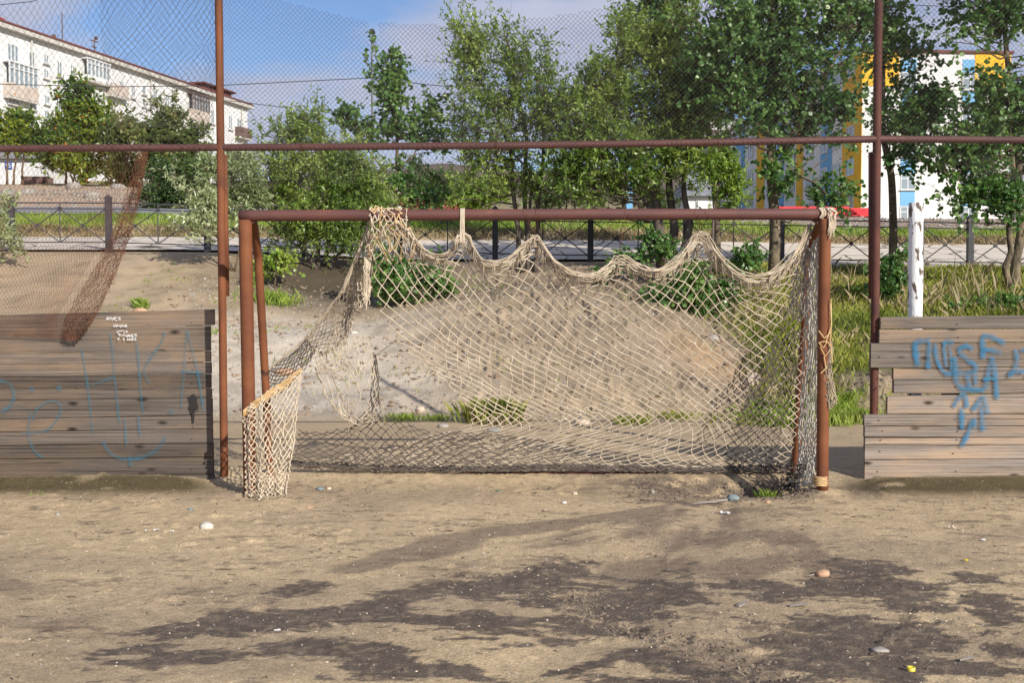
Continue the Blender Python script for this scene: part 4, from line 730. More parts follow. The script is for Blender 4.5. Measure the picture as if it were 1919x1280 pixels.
# ------------------------------------------------------------------ street fence
SY = 22.05
sf = empty('street_fence', (0, SY, 2)); tag(sf, 'low dark metal street fence with crossed bars and square posts beside the pavement', 'fence')
pxs = [25 - 181.5, 25, 207, 391, 570, 750, 928, 1106, 1284, 1462, 1640, 1815, 1992]
def fz(px): return float(np.interp(px, [-160, 207, 928, 1815, 2000], [2.40, 2.39, 2.16, 1.98, 1.95]))
for i, px in enumerate(pxs):
    X = xpx(px, SY); z0 = fz(px); mb = MB(); w = .058; top = z0 + 1.09
    mb.box(X - w, X + w, SY - w, SY + w, z0 - .15, top)
    mb.add([(X - w - .012, SY - w - .012, top), (X + w + .012, SY - w - .012, top), (X + w + .012, SY + w + .012, top), (X - w - .012, SY + w + .012, top), (X, SY, top + .07)], [np.array([(3, 2, 1, 0)]), np.array([(0, 1, 4), (1, 2, 4), (2, 3, 4), (3, 0, 4)])])
    mb.build('post', M['greypaint'] if px < 500 else M['black'], sf)
    if i < len(pxs) - 1:
        x1 = xpx(pxs[i + 1], SY) - .06; x0 = X + .06; za, zb_ = fz(px), fz(pxs[i + 1]); zz_ = lambda x, h: za + (zb_ - za) * (x - x0) / (x1 - x0) + h
        mb = MB(); xm = (x0 + x1) / 2; r_ = .013
        for h in (.17, .86, .98): mb.tube([(x0, SY, zz_(x0, h)), (x1, SY, zz_(x1, h))], .016 if h > .9 else r_, 6)
        mb.tube([(xm, SY, zz_(xm, .17)), (xm, SY, zz_(xm, .98))], r_, 6)
        for xa, xb2 in ((x0, xm), (xm, x1)):
            mb.tube([(xa, SY + .006, zz_(xa, .17)), (xb2, SY + .006, zz_(xb2, .86))], r_ * .9, 6); mb.tube([(xa, SY - .006, zz_(xa, .86)), (xb2, SY - .006, zz_(xb2, .17))], r_ * .9, 6)
            xc = (xa + xb2) / 2; an = np.linspace(0, 2 * math.pi, 9)[:-1]; zc = zz_(xc, .515)
            mb.tube([(xc, SY - .02, zc), (xc, SY + .02, zc)], .038, 8)
        mb.tube([(xm, SY - .02, zz_(xm, .87)), (xm, SY + .02, zz_(xm, .87))], .04, 8)
        mb.build('lattice_panel', M['greypaint'] if px < 500 else M['black'], sf)
# ------------------------------------------------------------------ vegetation
def rnd_dirs(n): 
    d = RG.normal(size=(n, 3)); return d / np.linalg.norm(d, axis=1)[:, None]
def leaves(C_, D, size, shape, droop=.3):
    """leaf polygons at C_, pointing along D"""
    n = len(C_); s = size * RG.uniform(.7, 1.25, n)
    D = D / (np.linalg.norm(D, axis=1)[:, None] + 1e-9); Nn = RG.normal(size=(n, 3)) * .9 + np.array([0, -.15, .75]); a_ = np.cross(D, Nn); a_ /= np.linalg.norm(a_, axis=1)[:, None] + 1e-9
    if shape == 'round': T = np.array([(0, 0), (.38, .12), (.52, .5), (.3, .85), (0, 1.02), (-.3, .85), (-.52, .5), (-.38, .12)])
    elif shape == 'lance': T = np.array([(0, 0), (.16, .35), (.12, .7), (0, 1), (-.12, .7), (-.16, .35)])
    else: T = np.array([(0, 0), (.3, .45), (0, 1), (-.3, .45)])
    up = np.cross(a_, D); k_ = len(T)
    V = C_[:, None] + s[:, None, None] * (T[None, :, 0:1] * a_[:, None] + T[None, :, 1:2] * D[:, None] + (np.abs(T[None, :, 0:1]) * .35 - T[None, :, 1:2] ** 2 * .12) * up[:, None])
    return V.reshape(-1, 3), np.arange(n * k_).reshape(n, k_), np.repeat(RG.random(n), k_)
def branch_pts(a_, b_, sagup=.15, n=6, jit=.03):
    a_ = np.array(a_[:]); b_ = np.array(b_[:]); t_ = np.linspace(0, 1, n)[:, None]; L_ = np.linalg.norm(b_ - a_)
    p = a_ * (1 - t_) + b_ * t_; p[:, 2] += (np.sin(t_ * math.pi) * -sagup * L_ * .3)[:, 0]; p[1:-1] += RG.normal(0, jit * L_, (n - 2, 3)); return p
def tree(name, label, trunks, crowns, leafm, barkm, shape, lsize, nclus, ntwig=7, nleaf=9, tl=.42, group=None, cat='tree', upbias=.35, trunkname='trunk', berries=0, flat=.6):
    """trunks: list of (points, r0, r1); crowns: (px,py,Y,rx_px,ry_px[,weight])"""
    b0 = Vector(trunks[0][0][0][:]); root = empty(name, b0); tag(root, label, cat, group)
    trp = []
    tm = MB()
    for pts, r0, r1 in trunks:
        d = dens(pts, 7) if len(pts) > 1 else pts; L_ = np.linspace(0, 1, len(d)); d = d + np.stack([.02 * np.sin(L_ * 17 + r0 * 99), .02 * np.cos(L_ * 13), L_ * 0], 1) * min(1, r0 * 20)
        rr = r0 + (r1 - r0) * L_; rr = rr * (1 + .22 * np.exp(-L_ * 30)) ; tm.tube(d, rr, 9); trp.append((d, rr))
    TP = np.concatenate([d for d, r_ in trp]); TR_ = np.concatenate([r_ for d, r_ in trp])
    w = np.array([c[3] * c[4] * (c[5] if len(c) > 5 else 1) for c in crowns], float); w /= w.sum()
    A = []; B_ = []; RA = []; RB = []; LC = []; LDd = []
    for q in range(nclus):
        c = crowns[RG.choice(len(crowns), p=w)]; d = RG.normal(size=3); d /= np.linalg.norm(d); rr = random.random() ** (1 / 2.2) * random.choice((1, 1, 1, 1.22))
        px = c[0] + d[0] * rr * c[3]; py = c[1] + d[2] * rr * c[4]; Yc = c[2] + d[1] * rr * c[3] / F * c[2] * flat
        ctr = np.array(P(px, py, Yc)[:])
        dist = np.linalg.norm(TP - ctr, axis=1); ok = TP[:, 2] < ctr[2] - .25 * np.hypot(TP[:, 0] - ctr[0], TP[:, 1] - ctr[1]) + .05
        sc_ = dist + np.where(ok, 0, 5); i = int(np.argmin(sc_)); 
        r0 = min(TR_[i] * .55, .008 + .008 * dist[i]); bp_ = branch_pts(TP[i], ctr, .25)
        A.append(bp_[:-1]); B_.append(bp_[1:]); rl = np.linspace(r0, .004, len(bp_)); RA.append(rl[:-1]); RB.append(rl[1:])
        for s in range(ntwig):
            dd = RG.normal(size=3) + np.array([0, 0, upbias]); dd /= np.linalg.norm(dd); st0 = bp_[-1] * (1 - (u_ := random.random() * .35)) + bp_[-3] * u_
            L_ = tl * random.uniform(.5, 1.2); e1 = st0 + dd * L_ * .5; d2 = dd + np.array([0, 0, -.15]) + RG.normal(0, .2, 3); e2 = e1 + d2 / np.linalg.norm(d2) * L_ * .5
            A.append(np.array([st0, e1])); B_.append(np.array([e1, e2])); RA.append(np.array([.004, .003])); RB.append(np.array([.003, .0012]))
            tt = np.sort(RG.uniform(.1, 1, nleaf)); pp = np.where(tt[:, None] < .5, st0 + (e1 - st0) * tt[:, None] * 2, e1 + (e2 - e1) * (tt[:, None] * 2 - 1))
            pp = pp + RG.normal(0, .018, pp.shape); LC.append(pp); LDd.append(RG.normal(0, .7, pp.shape) + dd * .5 + np.array([0, 0, -.25 if shape == 'round' else .1]))
    tm.add(*segtubes(np.concatenate(A), np.concatenate(B_), np.concatenate(RA), np.concatenate(RB), 4))
    tm.build(trunkname, barkm, root, True)
    V, Fc, rn = leaves(np.concatenate(LC), np.concatenate(LDd), lsize, shape)
    # a slow tonal drift through the crown, different twigs differ
    drift = fbm(V[:, 0] * 1.3, V[:, 2] * 1.3 + V[:, 1], 44, 3); rn = np.clip(rn * .8 + (drift - .5) * 1.2 + .12, 0, 1)
    npmesh('crown' if cat == 'tree' else 'foliage', V, Fc, leafm, root, False, {'rnd': rn})
    if berries:
        LCc = np.concatenate(LC); i = RG.choice(len(LCc), berries); Bv, Bf = blobs(LCc[i], .06); npmesh('berry_cluster', Bv, Bf, M['berry'], root, True)
    return root
def G(px, Y): x = xpx(px, Y); return Vector((x, Y, h1(x, Y)))
# --- big aspens on the right
tree('aspen_tree', 'broad leafy aspen whose thick trunk stands just left of the goal corner', [([G(1452, 19.2), P(1450, 430, 19.2), P(1447, 300, 19.2), P(1452, 150, 19.3), P(1440, -60, 19.3), P(1442, -220, 19.3)], .108, .05), ([P(1452, 362, 19.2), P(1490, 322, 19), P(1530, 345, 18.8), P(1560, 372, 18.7)], .035, .012), ([P(1448, 300, 19.2), P(1520, 200, 18.9), P(1590, 60, 18.8)], .05, .02), ([P(1450, 260, 19.2), P(1370, 150, 19.1), P(1320, 20, 19)], .045, .015)],
     [(1500, 80, 19, 130, 120), (1400, 60, 19, 130, 110), (1550, 210, 18.9, 60, 80, .8), (1440, 210, 19.1, 100, 70), (1340, 140, 19, 70, 70), (1500, -80, 19, 150, 90, .6), (1470, 300, 19, 50, 40, .8), (1560, 370, 18.8, 45, 35, 1.2), (1470, 350, 19, 45, 40, .6), (1600, 20, 18.9, 45, 60, .6), (1618, 140, 18.9, 28, 36, .5)], M['aspen'], M['bark'], 'round', .074, 360, 5, 10, .5, 'roadside aspens')
tree('aspen_tree', 'slender aspen with a pale slanting upper stem rising behind the big willow', [([G(1345, 22.9), P(1345, 440, 22.9), P(1330, 260, 22.9), P(1312, 110, 22.9), P(1296, -20, 22.9), P(1285, -160, 22.9)], .09, .03)],
     [(1230, 20, 22.8, 70, 50), (1290, 110, 22.9, 70, 70), (1180, 60, 22.7, 55, 50, .7), (1330, 200, 22.9, 50, 50, .6), (1260, -60, 22.8, 120, 60)], M['aspen'], M['bark'], 'round', .074, 190, 5, 9, .5, 'roadside aspens')
tree('aspen_tree', 'thin pale aspen standing right of the tall fence post with a crooked forked trunk', [([G(1672, 20.3), P(1676, 430, 20.3), P(1668, 330, 20.3), P(1658, 255, 20.3), P(1652, 110, 20.3), P(1668, -60, 20.3), P(1665, -180, 20.3)], .085, .03), ([P(1664, 312, 20.3), P(1674, 290, 20.3), P(1700, 190, 20.2), P(1712, 90, 20.1)], .03, .01), ([P(1664, 310, 20.3), P(1668, 260, 20.4), P(1670, 190, 20.4)], .02, .008)],
     [(1700, 200, 20.2, 70, 50, .8), (1750, 200, 20.1, 60, 50, .7), (1650, 40, 20.2, 60, 80, .9), (1720, 80, 20.2, 55, 60, .35), (1700, 270, 20.1, 50, 40, .6), (1690, -80, 20.2, 90, 50, .6)], M['aspen2'], M['bark'], 'round', .074, 150, 5, 9, .48, 'roadside aspens')
tree('aspen_tree', 'aspen with twisted double trunk behind the right plank barrier', [([G(1886, 18.9), P(1893, 540, 18.9), P(1884, 500, 18.9), P(1894, 470, 18.9), P(1892, 420, 18.9), P(1900, 360, 18.9), P(1897, 250, 18.9)], .065, .04), ([G(1903, 19.1), P(1905, 480, 19.1), P(1912, 420, 19.1), P(1912, 300, 19.1), P(1895, 220, 19.1), P(1885, 60, 19.1), P(1875, -120, 19.1)], .095, .03)],
     [(1880, 30, 19, 80, 50), (1800, 30, 18.9, 70, 50, .6), (1810, 280, 18.8, 75, 45), (1860, 210, 18.9, 80, 60), (1800, 360, 18.8, 50, 40, .6), (1880, 370, 18.8, 50, 35, 1), (1850, -80, 19, 120, 50, .7), (1960, 200, 19, 70, 120, .8), (1840, 135, 18.9, 36, 30, .45), (1740, 300, 18.8, 35, 25, .5)], M['aspen2'], M['bark'], 'round', .074, 290, 5, 9, .5, 'roadside aspens')
tree('aspen_tree', 'young aspen with a thin pale stem and an airy crown above the goal crossbar', [([G(742, 21.3), P(742, 400, 21.3), P(745, 320, 21.3), P(740, 220, 21.3), P(740, 150, 21.3), P(728, 90, 21.3)], .05, .015), ([P(744, 320, 21.3), P(775, 290, 21.3), P(800, 230, 21.3), P(806, 170, 21.3)], .02, .008), ([P(742, 350, 21.3), P(690, 280, 21.3), P(650, 215, 21.3)], .02, .008), ([P(742, 180, 21.3), P(705, 110, 21.3), P(700, 80, 21.3)], .012, .005)],
     [(732, 150, 21.3, 36, 60, 1.3), (745, 220, 21.3, 48, 45, 1.2), (700, 105, 21.3, 18, 30, .5), (650, 225, 21.3, 36, 25, .8), (690, 250, 21.3, 40, 25), (808, 225, 21.3, 34, 50, .9), (820, 270, 21.3, 45, 30), (765, 340, 21.3, 45, 40, .8), (640, 195, 21.3, 12, 15, .5), (800, 370, 21.3, 50, 25, .8)], M['aspen'], M['bark'], 'round', .075, 150, 4, 7, .34, 'roadside aspens')
# --- willows
tree('willow_tree', 'tall willow with several thin dark stems behind the middle of the crossbar', [([G(972, 20.6), P(968, 400, 20.6), P(955, 280, 20.6), P(900, 140, 20.6), P(872, 70, 20.6)], .055, .015), ([G(990, 20.7), P(985, 400, 20.7), P(985, 250, 20.7), P(960, 120, 20.7), P(945, 60, 20.7)], .055, .015), ([G(1004, 20.6), P(1010, 380, 20.6), P(1020, 250, 20.6), P(1010, 150, 20.6)], .055, .015), ([G(980, 20.5), P(1000, 330, 20.5), P(900, 220, 20.5)], .04, .012)],
     [(880, 110, 20.6, 34, 65), (925, 100, 20.6, 50, 50), (980, 140, 20.6, 60, 60, .9), (905, 200, 20.6, 60, 60), (980, 230, 20.6, 60, 60, .8), (1030, 210, 20.6, 40, 80, .8), (880, 280, 20.6, 55, 50, .8), (950, 310, 20.6, 80, 40, .6), (860, 60, 20.6, 14, 20, .4), (900, 60, 20.6, 40, 18, .5), (840, 230, 20.6, 30, 40, .6), (1000, 350, 20.6, 70, 35, .6), (850, 340, 20.6, 40, 35, .5)], M['willow'], M['barkdark'], 'lance', .092, 200, 6, 14, .60, 'roadside willows', upbias=.8)
tree('willow_tree', 'largest willow with dense olive crown and thick gnarled dark trunks right of the goal centre', [([G(1240, 19.8), P(1238, 440, 19.8), P(1225, 360, 19.8), P(1180, 260, 19.8), P(1160, 120, 19.8)], .13, .03), ([G(1248, 19.9), P(1262, 430, 19.9), P(1255, 330, 19.9), P(1262, 220, 19.9), P(1215, 90, 19.9)], .10, .03), ([G(1270, 19.7), P(1292, 420, 19.7), P(1280, 330, 19.7), P(1300, 220, 19.7)], .085, .02), ([P(1240, 440, 19.8), P(1195, 340, 19.6), P(1110, 260, 19.5)], .05, .015)],
     [(1200, 90, 19.8, 60, 50), (1230, 170, 19.8, 80, 70), (1140, 190, 19.7, 80, 75), (1100, 260, 19.6, 60, 70), (1200, 280, 19.7, 100, 60), (1280, 260, 19.8, 70, 60), (1110, 340, 19.6, 60, 50, .8), (1200, 350, 19.7, 90, 35, .7), (1270, 60, 19.9, 40, 40, .5), (1290, 180, 19.9, 50, 60), (1070, 180, 19.7, 25, 40, .6), (1060, 330, 19.6, 50, 50, .8), (1170, 60, 19.8, 22, 30, .5), (1215, 45, 19.8, 30, 25, .5), (1050, 250, 19.7, 35, 40, .6)], M['willow'], M['barkdark'], 'lance', .095, 400, 6, 14, .62, 'roadside willows', upbias=.9)
tree('willow_bush', 'bright yellow-green willow sprays right of the largest willow', [([G(1330, 18.9), P(1335, 430, 18.9), P(1345, 340, 18.9), P(1365, 290, 18.9)], .03, .012)],
     [(1370, 330, 18.9, 38, 45), (1350, 285, 18.9, 50, 25, .8), (1385, 360, 18.9, 25, 28), (1300, 310, 18.9, 30, 35, .5)], M['willowbright'], M['barkdark'], 'lance', .09, 46, 8, 11, .3, 'willow bushes', cat='bush', trunkname='stem', upbias=-.2)
tree('willow_bush', 'wide olive willow bush leaning behind the left half of the crossbar', [([G(600, 20.2), P(590, 430, 20.2), P(560, 340, 20.2), P(540, 260, 20.2)], .045, .015), ([G(610, 20.3), P(620, 420, 20.3), P(620, 320, 20.3), P(600, 240, 20.3)], .045, .015), ([G(620, 20.2), P(660, 430, 20.2), P(700, 350, 20.2)], .04, .012), ([G(595, 20.1), P(560, 450, 20.1), P(520, 400, 20.1), P(505, 330, 20.1)], .035, .012)],
     [(585, 240, 20.2, 26, 40), (550, 260, 20.2, 30, 40, .8), (610, 310, 20.2, 75, 50), (530, 330, 20.2, 45, 50), (660, 330, 20.2, 60, 60), (600, 390, 20.2, 100, 50), (640, 440, 20.0, 55, 40), (560, 430, 20.0, 60, 40), (700, 390, 20.2, 60, 40), (500, 280, 20.2, 15, 40, .5), (575, 220, 20.2, 10, 22, .5)], M['willow'], M['barkdark'], 'lance', .085, 340, 6, 14, .55, 'willow bushes', cat='bush', trunkname='stem', upbias=.5)
tree('willow_bush', 'pale sage green willow bush standing right beside the left fence pole', [([G(430, 19.6), P(425, 440, 19.6), P(430, 370, 19.6), P(450, 300, 19.6)], .03, .01), ([G(436, 19.6), P(400, 430, 19.5), P(375, 390, 19.4)], .02, .008), ([G(440, 19.6), P(470, 400, 19.6), P(480, 330, 19.6)], .02, .008)],
     [(455, 320, 19.6, 50, 45), (430, 370, 19.5, 55, 40), (370, 350, 19.4, 40, 40, .8), (385, 420, 19.3, 40, 25, .9), (490, 360, 19.6, 30, 40, .7), (395, 310, 19.5, 35, 25, .6), (330, 330, 19.4, 15, 14, .5)], M['willowlight'], M['twig'], 'lance', .115, 72, 7, 10, .34, 'willow bushes', cat='bush', trunkname='stem', upbias=.2)
tree('willow_bush', 'sparse pale willow sprig at the far left edge overhanging the street fence', [([G(-40, 19.5), P(-15, 440, 19.5), P(0, 400, 19.5)], .02, .008)], [(10, 430, 19.5, 22, 40), (25, 395, 19.5, 12, 12, .5), (40, 462, 19.5, 30, 8, .4)], M['willowlight'], M['twig'], 'lance', .11, 12, 6, 9, .3, 'willow bushes', cat='bush', trunkname='stem')
# --- low round-leaved suckers
def sucker(label, blobs_, n, Y, base, lm='aspen2'):
    tree('aspen_sapling', label, [([G(base, Y), G(base, Y) + Vector((.05, 0, .35))], .012, .006)], [(b[0], b[1], Y, b[2], b[3]) for b in blobs_], M[lm], M['twig'], 'round', .062, int(n * 1.7), 4, 8, .26, 'low aspen suckers on the slope', cat='sapling', trunkname='stem', flat=.8)
sucker('leafy low sapling seen through the left part of the net', [(770, 520, 75, 40), (720, 490, 30, 35), (730, 550, 30, 15), (830, 530, 40, 18)], 52, 17.6, 760)
sucker('low leafy sapling on the dark slope between big willow trunks and goal net', [(1260, 545, 60, 30), (1330, 560, 55, 22), (1290, 515, 40, 25), (1370, 540, 30, 25)], 48, 17.4, 1280)
sucker('small sapling growing up through the bottom of the largest willow', [(1245, 470, 35, 25), (1215, 450, 14, 30)], 16, 19.2, 1240)
sucker('small sapling beside the thick aspen trunk left of the goal corner', [(1390, 490, 22, 20), (1410, 475, 15, 15)], 12, 18.8, 1395)
sucker('sapling with dark leaves against the right tall fence pole', [(1665, 520, 32, 50), (1690, 485, 20, 25), (1655, 590, 25, 30)], 30, 18, 1670)
sucker('low leafy sapling peeking over the right plank barrier', [(1860, 577, 50, 16), (1915, 575, 30, 14), (1800, 585, 30, 10)], 22, 17.2, 1870)
sucker('tiny sapling beside the second peak of the net', [(1165, 480, 22, 16), (1130, 510, 18, 14)], 9, 18.8, 1160)
sucker('clump of bright leaves at the foot of the left goal post', [(520, 490, 30, 22), (480, 500, 18, 16)], 14, 18.6, 515, 'willowbright')
# --- beyond the street
def bush(label, px, Y, blobs_, lm, n, size=.12, shape='rhomb', nm='rowan_tree', cat='tree', grp='trees across the street', ntw=8, nl=10, tl=.6, berries=0, st=None):
    g0 = G(px, Y); z = Vector((0, 0, .9)); tr = [([g0 + Vector((o_, 0, 0)), P(px + s, b[1], Y)], .06 if Y > 35 else .04, .015) for o_, s, b in ((-.3, -14, blobs_[0]), (.0, 3, blobs_[-1]), (.4, 18, blobs_[0]))]
    return tree(nm, label, tr, [(b[0], b[1], Y, b[2], b[3]) for b in blobs_], M[lm], M['twig'], shape, size, n, ntw, nl, tl, grp, cat, trunkname='trunk' if cat == 'tree' else 'stem', berries=berries)
bush('green rowan with orange berries rising highest in front of the white apartment block', 140, 50, [(140, 200, 45, 48), (130, 260, 60, 50), (180, 230, 45, 40), (110, 290, 40, 25), (160, 312, 55, 26)], 'rowan', 200, .19, berries=120)
bush('low spreading rowan at the left edge above the gravel bank', 30, 51, [(20, 235, 45, 25), (55, 262, 50, 22), (0, 255, 40, 20)], 'rowan', 100, .19, berries=20)
bush('brownish thin bush between rowan and the dark bush', 235, 49, [(225, 260, 40, 45), (250, 310, 50, 30), (215, 320, 30, 25)], 'rowanbrown', 95, .16, nm='bush', cat='bush', grp='bushes across the street')
bush('tall grey-green bush in front of the balconies of the white block', 310, 47, [(320, 215, 35, 35), (300, 260, 55, 40), (350, 270, 45, 45), (320, 310, 60, 35)], 'rowanbrown', 150, .16, nm='bush', cat='bush', grp='bushes across the street')
bush('dark dense bush growing down the gravel bank to the road', 300, 36.5, [(320, 330, 48, 30), (300, 370, 45, 30), (345, 380, 45, 40), (320, 405, 40, 18), (375, 320, 30, 30)], 'bushdark', 170, .10, nm='bush', cat='bush', grp='bushes across the street', tl=.45)
for i, (px, Y, bl, lm, lb) in enumerate([(800, 48, [(800, 350, 50, 40), (850, 360, 40, 30)], 'bushdark', 'dark bush behind the airy young aspen'), (900, 44, [(910, 365, 45, 22), (880, 375, 30, 15)], 'willowbright', 'bright yellow-green bush behind the thin dark willow stems'), (1060, 50, [(1070, 350, 60, 40), (1120, 365, 50, 25), (1030, 370, 40, 22)], 'bushdark', 'grey-green round bush between the two large willows'), (1180, 46, [(1180, 350, 60, 40), (1230, 370, 40, 20)], 'bushdark', 'dark bush behind the gnarled willow trunks'), (680, 46, [(690, 350, 50, 40), (640, 360, 40, 30)], 'bushdark', 'dark bush behind the wide olive willow bush'), (550, 44, [(540, 370, 60, 30), (490, 375, 40, 22)], 'rowanbrown', 'olive brown bush beyond the road behind the crossbar corner')]):
    bush(lb, px, Y, bl, lm, 80, .12, nm='bush', cat='bush', grp='bushes across the street')
# ------------------------------------------------------------------ grass and weeds
def blades(pts, h, w, lean=.35):
    n = len(pts); hh = h * RG.uniform(.5, 1.25, n); an = RG.uniform(0, 2 * math.pi, n); d = np.stack([np.cos(an), np.sin(an), np.zeros(n)], 1); s = np.stack([-d[:, 1], d[:, 0], np.zeros(n)], 1) * w / 2
    le = lean * RG.uniform(.2, 1.2, n)[:, None]; up = np.array([0, 0, 1.])
    m1 = pts + d * le * hh[:, None] * .3 + up * hh[:, None] * .55; tp = pts + d * le * hh[:, None] + up * hh[:, None] * .95
    V = np.stack([pts - s, pts + s, m1 + s * .75, tp, m1 - s * .75], 1).reshape(-1, 3); return V, np.arange(n * 5).reshape(n, 5), np.repeat(RG.random(n), 5)
def scatter(x0, x1, y0, y1, n, dens_f=None, dz=0):
    X = RG.uniform(x0, x1, n); Y = RG.uniform(y0, y1, n)
    if dens_f is not None: k_ = RG.random(n) < dens_f(X, Y); X, Y = X[k_], Y[k_]
    return np.stack([X, Y, H(X, Y) + dz], 1)
def grassobj(name, pts, h, w, mat, label, lean=.35):
    V, Fc, rn = blades(pts, h, w, lean); dr_ = fbm(V[:, 0] * .9, V[:, 1] * .9, 51, 3); rn = np.clip(rn * .6 + (dr_ - .5) * 1.4 + .2, 0, 1)
    return tag(npmesh(name, V, Fc, mat, None, False, {'rnd': rn}), label, 'grass', kind='stuff')
grassobj('verge_grass', scatter(-17, 17, 28.4, 31.6, 34000, lambda X, Y: .3 + .7 * ss(.35, .55, fbm(X * .7, Y, 61, 3))), .16, .018, M['grass'], 'green grass strip between pavement and road')
grassobj('dry_verge_grass', scatter(-17, 17, 26.95, 28.5, 13000, lambda X, Y: .35 + .65 * ss(.4, .6, fbm(X * .8, Y, 62, 3))), .17, .022, M['grassstraw'], 'matted straw-coloured grass at the edge of the pavement', .9)
sl = lambda X, Y: ss(2.9, 3.9, X - (Y - 15) * .1 + (fbm(X, Y, 33, 3) - .5) * 1.2) * (1 - np.exp(-((X - 4.6) / .85) ** 2 - ((Y - 13.5) / .8) ** 2)) * (.35 + .65 * ss(.35, .6, fbm(X * 1.3, Y * 1.3, 63, 3)))
grassobj('slope_grass', scatter(2.6, 12, 13.0, 21.9, 75000, sl), .15, .007, M['grassdry'], 'yellow-green tufty grass on the slope right of the goal', .6)
grassobj('slope_grass', scatter(2.6, 5.2, 11.6, 13.3, 14000, lambda X, Y: ss(.42, .6, fbm(X * 1.4, Y * 1.4, 64, 3)) * ss(2.5, 3.4, X)), .15, .007, M['grass'], 'fresh green grass at the foot of the slope behind the right goal post', .5)
grassobj('slope_grass', scatter(.8, 3.2, 11.7, 12.5, 2600, lambda X, Y: ss(.5, .6, fbm(X * 2.2, Y * 2.2, 65, 3))), .10, .009, M['grassdry'], 'thin line of grass at the foot of the bare mound', .6)
grassobj('straw_weeds', scatter(2.8, 12, 13.2, 21.9, 8000, lambda X, Y: sl(X, Y) * ss(.45, .6, fbm(X * 1.1, Y * 1.1, 69, 3))), .24, .006, M['grassstraw'], 'dry straw stems mixed into the slope grass', .8)
grassobj('tall_weeds', scatter(4.2, 10, 16, 20.5, 420, lambda X, Y: ss(.5, .6, fbm(X, Y, 66, 3))), .5, .006, M['grassstraw'], 'tall dry weed stalks on the slope behind the right plank barrier', .25)
grassobj('sparse_weeds', np.concatenate([scatter(-6.5, 0, 13.5, 20.5, 2600, lambda X, Y: ss(.62, .70, fbm(X * 1.6, Y * 1.6, 67, 3))), scatter(-1.5, 3, 13.5, 18, 900, lambda X, Y: ss(.6, .7, fbm(X * 1.6, Y * 1.6, 68, 3)))]), .07, .010, M['grass'], 'sparse little weeds scattered over the bare slope', .9)
def tuft(label, px, Y, rx, n, h, mat, w=.0042, name='grass_tuft'):
    g0 = G(px, Y); a_ = RG.normal(0, rx, (n, 2)) * .5; X = g0.x + a_[:, 0]; Y_ = Y + a_[:, 1] * .7; V, Fc, rn = blades(np.stack([X, Y_, H(X, Y_) - .01], 1), h, w, .6)
    return tag(npmesh(name, V, Fc, M[mat], None, False, {'rnd': rn}, origin=g0), label, 'grass tuft', 'grass tufts')
tuft('large half-dry grass tuft standing on bare ground behind the goal net', 922, 12.0, .26, 900, .26, 'grassdry')
tuft('straw base of dead grass in front of the large half-dry tuft', 935, 11.85, .24, 260, .12, 'grassstraw')
tuft('small green tuft above a pinkish stone behind the left planks', 265, 16.9, .12, 220, .16, 'grass')
tuft('low green tuft seen through the torn hole in the net, left one', 752, 12.2, .25, 240, .10, 'grass')
tuft('low thin green tuft right of the hole in the net', 820, 12.2, .2, 140, .09, 'grass')
tuft('green tuft just behind the top edge of the left planks', 190, 12.6, .16, 110, .08, 'grass')
tuft('small tuft on the slope right of the left fence pole', 388, 15.5, .13, 110, .10, 'grass')
tuft('little green tuft in the dark hollow under the net', 1433, 7.62, .05, 40, .09, 'grass', .005)
tuft('second little green tuft in the hollow, nearer the goal post', 1450, 7.66, .05, 36, .10, 'grass', .005)
tuft('tiny green tuft in front of the left planks', 65, 7.55, .08, 60, .025, 'grass', .005)
tuft('leafy weed tuft beside the pale willow bush', 510, 17.8, .4, 320, .2, 'grass', .012)
# ------------------------------------------------------------------ stones and litter
def rock(name, label, cat, px, Y, sx, sy, sz, mat, grp=None, sink=.3, rz=0):
    g0 = G(px, Y); mb = MB(); n = 10; V = []; s = random.random() * 50; rings = 7
    for i in range(rings + 1):
        th = math.pi * i / rings
        for k_ in range(n):
            ph = 2 * math.pi * k_ / n + rz; d = np.array((math.sin(th) * math.cos(ph), math.sin(th) * math.sin(ph), math.cos(th)))
            q = np.sign(d) * np.abs(d) ** .8; r_ = .8 + .45 * (vn(d[0] * 1.6 + s, d[1] * 1.6 + d[2] * 1.3, 3)); V.append((q[0] * sx * r_, q[1] * sy * r_, q[2] * sz * r_))
    Fq = [(i * n + k_, (i + 1) * n + k_, (i + 1) * n + (k_ + 1) % n, i * n + (k_ + 1) % n) for i in range(rings) for k_ in range(n)]
    V = np.array(V) + np.array([g0.x, g0.y, g0.z + sz * (1 - 2 * sink)])
    return tag(npmesh(name, V, np.array(Fq), mat, None, True, None, origin=g0), label, cat, grp)
def Yg(py): return EYE * F / (py - 560)
